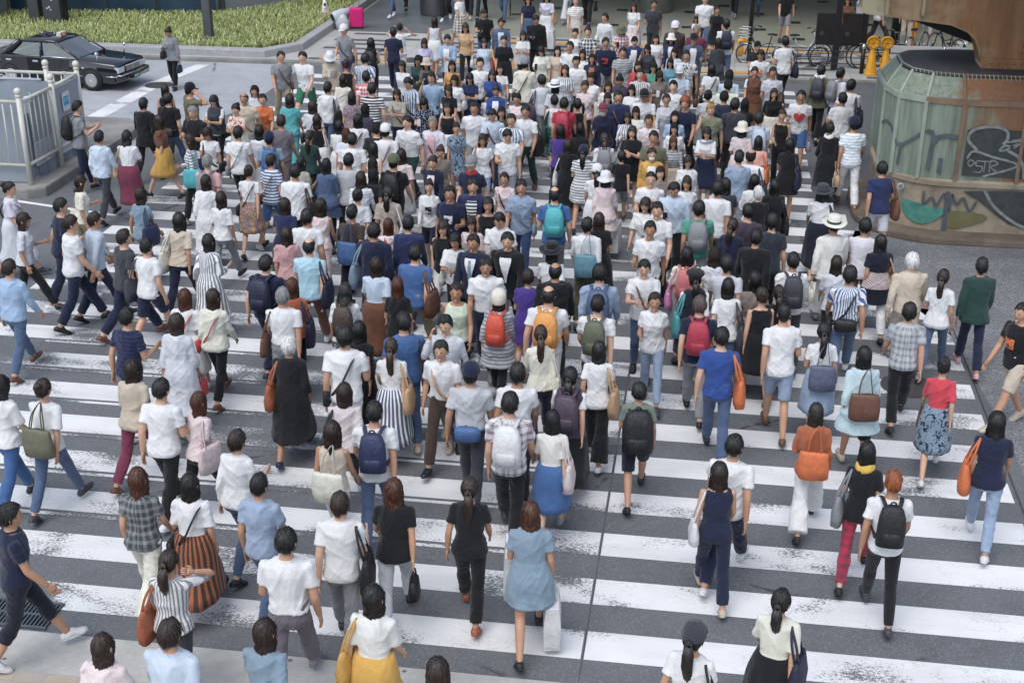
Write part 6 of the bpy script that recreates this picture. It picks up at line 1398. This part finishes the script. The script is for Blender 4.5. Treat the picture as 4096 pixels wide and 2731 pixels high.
TOPW = {'tee': 'T-shirt', 'shirtu': 'shirt', 'shirt': 'tucked-in shirt', 'shirtl': 'long-sleeved shirt', 'long': 'long-sleeved top', 'knit': 'jumper', 'blouse': 'blouse', 'tank': 'sleeveless top', 'jacket': 'jacket', 'suit': 'suit', 'tunic': 'tunic', 'polo': 'polo shirt', 'dress': 'dress', 'dressl': 'long dress'}
BOTW = {'trousers': 'trousers', 'jeans': 'jeans', 'wide': 'wide trousers', 'shorts': 'shorts', 'cropped': 'cropped trousers', 'leggings': 'leggings', 'skirt': 'skirt', 'skirtp': 'pleated skirt', 'long': 'long skirt'}
PATW = {'hst': 'striped', 'vst': 'pinstriped', 'plaid': 'checked', 'floral': 'floral', 'dots': 'dotted', 'band': 'banded'}
HATW = {'cap': 'cap', 'capp': 'cap', 'straw': 'brimmed hat', 'bucket': 'sun hat', 'longhat': 'sun hat', 'beanie': 'knit hat', 'beretp': 'beret'}
def word(c): return PAL[c][1]
def parse():
    for ln in PEOPLE.strip().splitlines():
        q = ln.split(); d = dict(px=float(q[0][1:] if q[0][0] == 'F' else q[0]), py=float(q[1]), feet=q[0][0] == 'F', rz=float(q[2]), x=q[8:])
        d['sx'] = {'m': 'm', 'w': 'w', 'c': 'w'}[q[3][0]]; i = len(PERS); rr = random.Random(i*17+5)
        d['h'] = float(q[3][1:] or (171+rr.uniform(-5, 6) if q[3][0] == 'm' else 159+rr.uniform(-4, 5)))/100
        d['hair'], _, d['hc'] = q[4].partition('/'); tq = q[5].rstrip('?').split('/'); d['topk'] = not q[5].endswith('?'); d['top'], d['tc'] = tq[0], tq[1]; d['tp'] = tq[2] if len(tq) > 2 else None; d['tc2'] = tq[3] if len(tq) > 3 else None
        if q[6] == '-': d['bot'] = None; d['botk'] = False
        else: bq = q[6].rstrip('?').split('/'); d['botk'] = not q[6].endswith('?'); d['bot'], d['bc'] = bq[0], bq[1]; d['bp'] = bq[2] if len(bq) > 2 else None; d['bc2'] = bq[3] if len(bq) > 3 else None
        d['pose'] = q[7]; d['v'] = rr.randrange(3) if q[7] in ('w1', 'w2', 'w3', 'w4') else 0; d['rz'] += rr.uniform(-7, 7) if not d['feet'] else 0; d['i'] = i; d['r'] = rr; PERS.append(d)
parse()
def gz(y): return .104 if y > 35.3 else (.016 if y < 9.9 else 0.0)
for d in PERS:
    P = pose(d['pose'], d['v']); s = d['h']/1.70; a = R(d['rz']); d['s'] = s
    if d['feet']: g = at(d['px'], d['py'], .1); d['xy'] = g[:2]; continue
    h = P['head']*s; hx, hy = h[0]*math.cos(a)-h[1]*math.sin(a), h[0]*math.sin(a)+h[1]*math.cos(a); g0 = at(d['px'], d['py'], h[2]); g = at(d['px'], d['py'], h[2]+gz(g0[1])); d['xy'] = np.array([g[0]-hx, g[1]-hy])
XY = np.array([d['xy'] for d in PERS]); X00 = XY.copy()
for it in range(60):                           # nobody stands inside a neighbour
    for i in range(len(XY)):
        dv = XY-XY[i]; ds = np.hypot(dv[:, 0], dv[:, 1]); ds[i] = 9
        for j in np.where(ds < .37)[0]:
            u = dv[j]/(ds[j]+1e-6) if ds[j] > 1e-3 else arr(0, 1); u = u*arr(.55, 1.0); XY[i] -= u*(.37-ds[j])*.22; XY[j] += u*(.37-ds[j])*.22
    XY = X00+np.clip(XY-X00, -.30, .30)
for d, p in zip(PERS, XY): d['xy'] = p; d['z'] = gz(p[1])
# how much of each person shows: nearest first into a coarse picture
Z = np.zeros((171, 256), bool)
for d in sorted(PERS, key=lambda d: d['xy'][1]):
    x, y = d['xy']; c = 0
    for z0, z1, w_ in ((0, .8, .17), (.8, 1.42, .24), (1.42, 1.70, .10)):
        p0 = proj((x, y, d['z']+z0*d['s'])); p1 = proj((x, y, d['z']+z1*d['s'])); r_ = w_*CF/p0[2]
        a, b, e, f = (int(round(q/16)) for q in (p0[0]-r_, p0[0]+r_, p1[1], p0[1])); a, b, e, f = max(0, a), min(256, b+1), max(0, e), min(171, f)
        if a < b and e < f: c += (~Z[e:f, a:b]).sum(); Z[e:f, a:b] = True
    d['vis'] = int(c)
rank = sorted(PERS, key=lambda d: -d['vis']); CROWD = set(d['i'] for d in rank[312:])
def cu(c, rr, am=.06): v = 1+rr.uniform(-am, am); return (*[min(.70, x*v) for x in PAL[c][0]], 1.0)
def ob(name, me, par, col, c2=None):
    o = link(name, me, par); o.color = col
    if c2: o['col2'] = [*PAL[c2][0], 1.0]
    return o
def build_person(d):
    P = pose(d['pose'], d['v']); k = (d['sx'], d['pose'], d['v']); rr = d['r']; ex = {q.split('/')[0]: q.split('/')[1:] for q in d['x']}
    t = link('person', None); t.location = (*d['xy'], d['z']); t.rotation_euler = (0, 0, R(d['rz'])); bw = rr.uniform(.87, 1.03); t.scale = (d['s']*bw, d['s']*(bw*.6+.4), d['s']); t.empty_display_size = .2; d['root'] = t; d['M'] = Matrix.LocRotScale(t.location, t.rotation_euler, t.scale)
    ob('body', body_mesh(*k), t, (*rr.choice(SKINS), 1.0))
    hk = d['hair']; hm = {'cap': 'cap', 'straw': 'bob' if d['sx'] == 'w' else 'short', 'bucket': 'bob', 'beanie': 'bob', 'crop': 'short'}.get(hk, hk)
    isw = hk in ('cap', 'straw', 'bucket', 'longhat', 'beanie', 'beretp', 'capp'); hcol = HAIRC[''] if isw else HAIRC[d['hc']]
    if not isw and d['hc'] in ('br', '') and rr.random() < .35: q_ = rr.uniform(.7, 1.7); hcol = tuple(x*q_ for x in hcol)
    def headed(o): o.matrix_local = Matrix.Translation(Vector(P['head'])) @ Matrix(P['HM'].tolist()).to_4x4(); return o
    headed(ob('hair', hair_mesh(hm, rr.randrange(3)), t, (*hcol, 1.0)))
    if isw:
        h = headed(ob('hat', hat_mesh(hk if hk not in ('capp',) else 'cap'), t, cu(d['hc'], rr)))
        if hk == 'straw': ob('hat_band', band_mesh(), h, (*PAL['charcoal'][0], 1))
    sk = d['bot'] in ('skirt', 'skirtp', 'long'); outer = d['top'] in ('jacket', 'suit', 'tunic', 'knit'); tm = d['top']+('_in' if sk and not outer else ''); bmk = d['bot']+('_slim' if sk and outer else '') if d['bot'] else None
    if d['top'] in ('dress', 'dressl'): ob('dress', dress_mesh(d['top'], *k, d['tp']), t, cu(d['tc'], rr), d['tc2'])
    else: ob({'tee': 'tshirt', 'shirtu': 'shirt', 'shirtl': 'shirt', 'long': 'top', 'tank': 'top', 'suit': 'suit_jacket', 'knit': 'jumper', 'polo': 'polo_shirt'}.get(d['top'], d['top']), top_mesh(tm, *k, d['tp']), t, cu(d['tc'], rr), d['tc2'])
    if d['bot']: ob({'long': 'skirt', 'skirtp': 'skirt', 'wide': 'trousers', 'cropped': 'trousers'}.get(d['bot'], d['bot']), bottom_mesh(bmk, *k, d['bp']), t, cu(d['bc'], rr), d['bc2'])
    sc = ex['shoes'][0] if 'shoes' in ex else rr.choice(SHOEC)
    for g in 'lr': ob('shoe', shoe_mesh(*k, g), t, cu(sc, rr))
    for q, a in ex.items():
        if q == 'front': ob('shirt_front', front_mesh(*k, 'frontv' if d['top'] == 'suit' else 'front', a[1] if len(a) > 1 else None), t, cu(a[0], rr), 'charcoal' if len(a) > 1 else None)
        if q == 'pinafore': ob('pinafore', top_mesh('vest', *k, None), t, cu(a[0], rr))
        if q in ('print', 'redbox'): ob('shirt_print', front_mesh(*k, 'print', 'floral' if q == 'print' else None), t, cu(a[0], rr), d['tc'])
        if q == 'redbox':
            tx = bent_text("BEN'S", .058, M_WHT, 'lettering', t, 0, 0, 0); tx.matrix_local = Matrix.Translation(Vector(P['sp'](.25)+P['L'] @ arr(0, .118+.072, 0))) @ Matrix.Rotation(math.pi, 4, 'Z')
        if q == 'heart': ob('heart_print', heart_mesh(*k), t, cu('red', rr))
        if q in ('neck', 'hood', 'sailor'):
            T = P['sp'](.47); w_ = {'neck': .085, 'hood': .10, 'sailor': .14}[q]; ob({'neck': 'scarf', 'hood': 'hood', 'sailor': 'sailor_collar'}[q], neck_mesh(q), t, cu(a[0], rr)).location = Vector(T)
        if q == 'tie': ob('tie', tie_mesh(*k), t, cu(a[0], rr))
        if q == 'mask': headed(ob('face_mask', mask_mesh(), t, cu('white', rr)))
    ll = []
    for q in d['x']:
        n, *a = q.split('/')
        if n in ('back', 'backl', 'bags', 'shoulder', 'hand', 'shop', 'cross', 'waist', 'umbrella'): ll.append((n, a[0], a[1] if len(a) > 1 else 'R'))
    if d['pose'] == 'ph' and not any(q[0] == 'hand' and q[2] == 'R' for q in ll): ll.append(('phone', 'black' if rr.random() < .6 else 'white', 'R'))
    for n, c, sd in ll: build_bag(d, P, k, n, c, sd)
@cached
def band_mesh(): V, F = lathe([(.108, .055), (.1095, .057), (.1056, .086), (.1034, .088)], 32); return MB((V*arr(1, 1.14, 1), F)).mesh('hat_band', M_CLOTH[None], True)
@cached
def neck_mesh(q): r, h, w_ = {'neck': (.082, .05, .028), 'hood': (.10, .06, .045), 'sailor': (.135, .0, .02)}[q]; t = np.linspace(0, 2*np.pi, 25); return MB(wrinkle(tube(np.c_[r*np.cos(t), -.01-.9*r*np.sin(t), h*.4+.012*np.sin(2*t)], w_, 10, False, 1.6 if q != 'sailor' else .4), .004, 3, 9)).mesh(q, M_CLOTH[None], True)
@cached
def mask_mesh(): V, F = sphere((0, .062, -.062), (.054, .044, .042), 14, 10); return MB((V, F)).mesh('mask', M_CLOTH[None], True)
@cached
def tie_mesh(sx, pn, v): P = pose(pn, v); T = np.array(TOR[sx]); return MB(tube([P['sp'](s)+P['L'] @ arr(0, np.interp(s, T[:, 0], T[:, 2])+np.interp(s, T[:, 0], T[:, 3])+.074, 0) for s in (.44, .36, .25, .1)], [.018, .022, .03, .03], 6, True, .2, arr(0, 1, 0))).mesh('tie', M_CLOTH[None])
@cached
def heart_mesh(sx, pn, v):
    P = pose(pn, v); T = np.array(TOR[sx]); t = np.linspace(0, 2*np.pi, 24, endpoint=False); hx = .0075*16*np.sin(t)**3; hz = .0075*(13*np.cos(t)-5*np.cos(2*t)-2*np.cos(3*t)-np.cos(4*t)); V = []
    for k in (1.0, .5, .02):
        for x, z in zip(hx*k, hz*k): s = .27+z; a, b, y = (np.interp(s, T[:, 0], T[:, q]) for q in (1, 2, 3)); V.append(P['sp'](s)+P['L'] @ arr(x, y+(b+.05)*math.sqrt(max(.1, 1-(x/(a+.03))**2)), 0))
    F = [(r_*24+i, r_*24+(i+1) % 24, (r_+1)*24+(i+1) % 24, (r_+1)*24+i) for r_ in range(2) for i in range(24)]; return mk('heart', (np.array(V), F), M_CLOTH[None])
BAGW = {'back': ('backpack', 'on the back of'), 'backl': ('large backpack', 'on the back of'), 'bags': ('shoulder bag', 'on the shoulder of'), 'shoulder': ('small shoulder bag', 'on the shoulder of'), 'hand': ('handbag', 'in the hand of'), 'shop': ('shopping bag', 'in the hand of'), 'cross': ('crossbody bag', 'worn across'), 'waist': ('waist bag', 'at the waist of'), 'umbrella': ('folded umbrella', 'in the hand of'), 'phone': ('phone', 'held by')}
def build_bag(d, P, k, n, c, sd):
    s = 1 if sd == 'R' else -1; rz = 0; mir = 1
    if n == 'cross': parts = [(a, m) for a, m, _ in cross_mesh(*k)]; off = cross_mesh(*k)[0][2]
    elif n in ('back', 'backl'): parts = bag_mesh(n); off = P['sp'](.27 if n == 'back' else .20)+P['L'] @ arr(0, -.218 if n == 'back' else -.235, 0)
    elif n in ('bags', 'shoulder'):
        w_ = SHX[k[0]]
        if sd == 'C': parts = bag_mesh('tote', 1); off = P['sp'](.10)+arr(.02, -.21, 0); rz = -90
        else: parts = bag_mesh('tote' if n == 'bags' else 'shoulder', d['i'] % 3); off = P['sp'](.0)+arr(s*(w_+.085), -.04, 0); mir = s
    elif n == 'waist': parts = bag_mesh('waist'); off = P['sp'](.03)+arr(0, -.17, 0)
    elif n == 'phone': parts = bag_mesh('phone'); sh, el, wr = limbpts(P, k[0], 'r'); off = wr+P['armr'][1]*.10+arr(0, .025, .03); rz = 0
    else: parts = bag_mesh(n); sh, el, wr = limbpts(P, k[0], 'r' if s > 0 else 'l'); off = wr+P['arm'+('r' if s > 0 else 'l')][1]*.11
    if n == 'shop': mir = 1.35
    M = d['M'] @ Matrix.Translation(Vector(off)) @ Matrix.Rotation(R(rz), 4, 'Z') @ Matrix.Diagonal((mir, abs(mir), abs(mir), 1))
    nm = {'back': 'backpack', 'backl': 'backpack', 'bags': 'shoulder_bag', 'shoulder': 'shoulder_bag', 'hand': 'handbag', 'shop': 'shopping_bag', 'cross': 'crossbody_bag', 'waist': 'waist_bag', 'umbrella': 'umbrella', 'phone': 'phone'}[n]
    col = cu(c, d['r']); o = link(nm, parts[0][1]); o.matrix_world = M; o.color = col
    for pn, me in parts[1:]: q = link(pn, me, o); q.color = tuple(x*.85 for x in col[:3])+(1,)
    BAGS.append(dict(o=o, n=n, c=c, d=d, p=M.translation.copy()))
for d in PERS: build_person(d)
# the least visible few dozen people become one crowd
def gather(o, M, V, F, C):
    if o.type == 'MESH':
        n = len(o.data.vertices); v = np.empty(n*3); o.data.vertices.foreach_get('co', v); A = np.array(M); V.append(v.reshape(-1, 3) @ A[:3, :3].T+A[:3, 3]); b = sum(len(q) for q in V[:-1]); F += [tuple(i+b for i in p.vertices) for p in o.data.polygons]; C.append(np.tile(np.array(o.color), (n, 1)))
    for ch in list(o.children): gather(ch, M @ ch.matrix_basis, V, F, C)
V, F, C = [], [], []; kill = []
for d in PERS:
    if d['i'] in CROWD: gather(d['root'], d['M'], V, F, C); kill.append(d['root'])
for b in [b for b in BAGS if b['d']['i'] in CROWD]: gather(b['o'], b['o'].matrix_basis.copy(), V, F, C); kill.append(b['o'])
def rm(o):
    for ch in list(o.children): rm(ch)
    bpy.data.objects.remove(o)
for o in kill: rm(o)
BAGS = [b for b in BAGS if b['d']['i'] not in CROWD]
if V:
    me = bpy.data.meshes.new('crowd'); me.from_pydata(np.concatenate(V).tolist(), [], F); a = me.color_attributes.new('tint', 'FLOAT_COLOR', 'POINT'); a.data.foreach_set('color', np.concatenate(C).ravel()); me.polygons.foreach_set('use_smooth', [True]*len(F))
    t = NT('crowd_cloth'); t.out(t.n('Attribute', attribute_name='tint').outputs['Color'], .8); me.materials.append(t.m); tag(link('crowd', me), 'people mostly hidden behind others in the crowd on the crossing', 'crowd', None, 'stuff')
# ---------------------------------------------------------------- labels that single out one person, one bag
IND = [d for d in PERS if d['i'] not in CROWD]
from collections import Counter
for d in IND:
    pw = (PATW[d['tp']]+' ') if d['tp'] else ''; cw = word(d['tc'])+(' and '+word(d['tc2']) if d['tp'] in ('hst', 'plaid') and d['tc2'] else '')
    d['tk'] = f"{cw} {pw}{TOPW[d['top']]}"; d['bk'] = (f"{word(d['bc'])} {BOTW[d['bot']]}" if d['bot'] and d['botk'] else ''); d['hk'] = (f"{word(d['hc'])} {HATW[d['hair']]}" if d['hair'] in HATW else '')
    d['dir'] = 'facing the camera' if 120 < d['rz'] % 360 < 240 else ('walking away' if d['rz'] % 360 < 50 or d['rz'] % 360 > 310 else 'turned sideways'); d['im'] = np.array(proj((*d['xy'], d['z']+1.4*d['s']))[:2])
    bg = [b for b in BAGS if b['d'] is d and b['n'] != 'phone']; d['gk'] = f"{word(bg[0]['c'])} {BAGW[bg[0]['n']][0].replace('small ', '').replace('large ', '')}" if bg else ''
ct = Counter(d['tk'] for d in IND); cb = Counter((d['tk'], d['bk']) for d in IND); ch_ = Counter(d['hk'] for d in IND); cg = Counter(d['gk'] for d in IND)
def nw(s): return len(s.split())
marks = [d for d in IND if ct[d['tk']] == 1 and nw(d['tk']) <= 4]; used = set()
def rel(im, d0, key, reach=700):
    out = []
    for m in sorted(marks, key=lambda m: np.hypot(*(m['im']-im)))[:14]:
        if m is d0: continue
        dx, dy = im-m['im']
        r_ = ('right of' if dx > 0 else 'left of') if abs(dx) > abs(dy)*.8 else ('in front of' if dy > 0 else 'behind'); out.append(f"{r_} the person in {m['tk']}")
    return out
for d in sorted(IND, key=lambda d: -d['vis']):
    hat = f" and {d['hk']}" if d['hk'] else ''; bt = f" and {d['bk']}" if d['bk'] else ''; base = f"person in {d['tk']}"; c = []
    if ct[d['tk']] == 1: c.append(base+(bt or hat)+' '+d['dir'])
    if d['hk'] and ch_[d['hk']] == 1: c.append(base+hat+' '+d['dir'])
    if d['gk'] and cg[d['gk']] == 1: c.append(base+' with '+d['gk']+' '+d['dir'])
    if d['bk'] and cb[d['tk'], d['bk']] == 1: c.append(base+bt+' '+d['dir'])
    rs = rel(d['im'], d, d['tk']); c += [f"{base}{bt} {r_}" for r_ in rs]+[f"{base} {r_}" for r_ in rs]+[f"{base} {d['dir']} {r_}" for r_ in rs]
    for q in c:
        if nw(q) <= 16 and q not in used: break
    used.add(q); d['label'] = q; tag(d['root'], q, 'person', 'pedestrians on the crossing')
kc = Counter((b['n'], b['c']) for b in BAGS)
for b in sorted(BAGS, key=lambda b: -b['d']['vis']):
    n, wh = BAGW[b['n']]; d = b['d']; c = []; bw = f"{word(b['c'])} {n}"
    if ct[d['tk']] == 1: c.append(f"{bw} {wh} the person in {d['tk']}")
    if kc[b['n'], b['c']] == 1: c.append(f"{bw} {wh} a person in {d['tk']}")
    c.append(f"{bw} {wh} the {d['label']}"); im = np.array(proj(b['p'])[:2]); c += [f"{bw} carried {r_}" for r_ in rel(im, d, '')]
    for q in c:
        if nw(q) <= 16 and q not in used: break
    used.add(q); tag(b['o'], q, n.replace('small ', '').replace('large ', ''), 'bags and things carried by the pedestrians')
# the taxi driver
P = pose('st', 0); k = ('m', 'st', 0); t = thing('person', 'taxi driver in white shirt seated at the wheel behind the side window', 'person')
t.matrix_world = Matrix.Translation(TXL) @ Matrix.Rotation(TXA, 4, 'Z') @ Matrix.Scale(.83, 4) @ Matrix.Translation((-.14, -.36, .52)) @ Matrix.Rotation(R(-90), 4, 'Z') @ Matrix.Translation((0, 0, -.90))
ob('body', body_mesh(*k), t, (*SKINS[0], 1)); ob('shirt', top_mesh('shirtl', *k, None), t, cu('white', rnd)); ob('trousers', bottom_mesh('trousers', *k, None), t, cu('black', rnd)); h = ob('hair', hair_mesh('short', 0), t, (*HAIRC[''], 1)); h.matrix_local = Matrix.Translation(Vector(P['head'])) @ Matrix(P['HM'].tolist()).to_4x4()
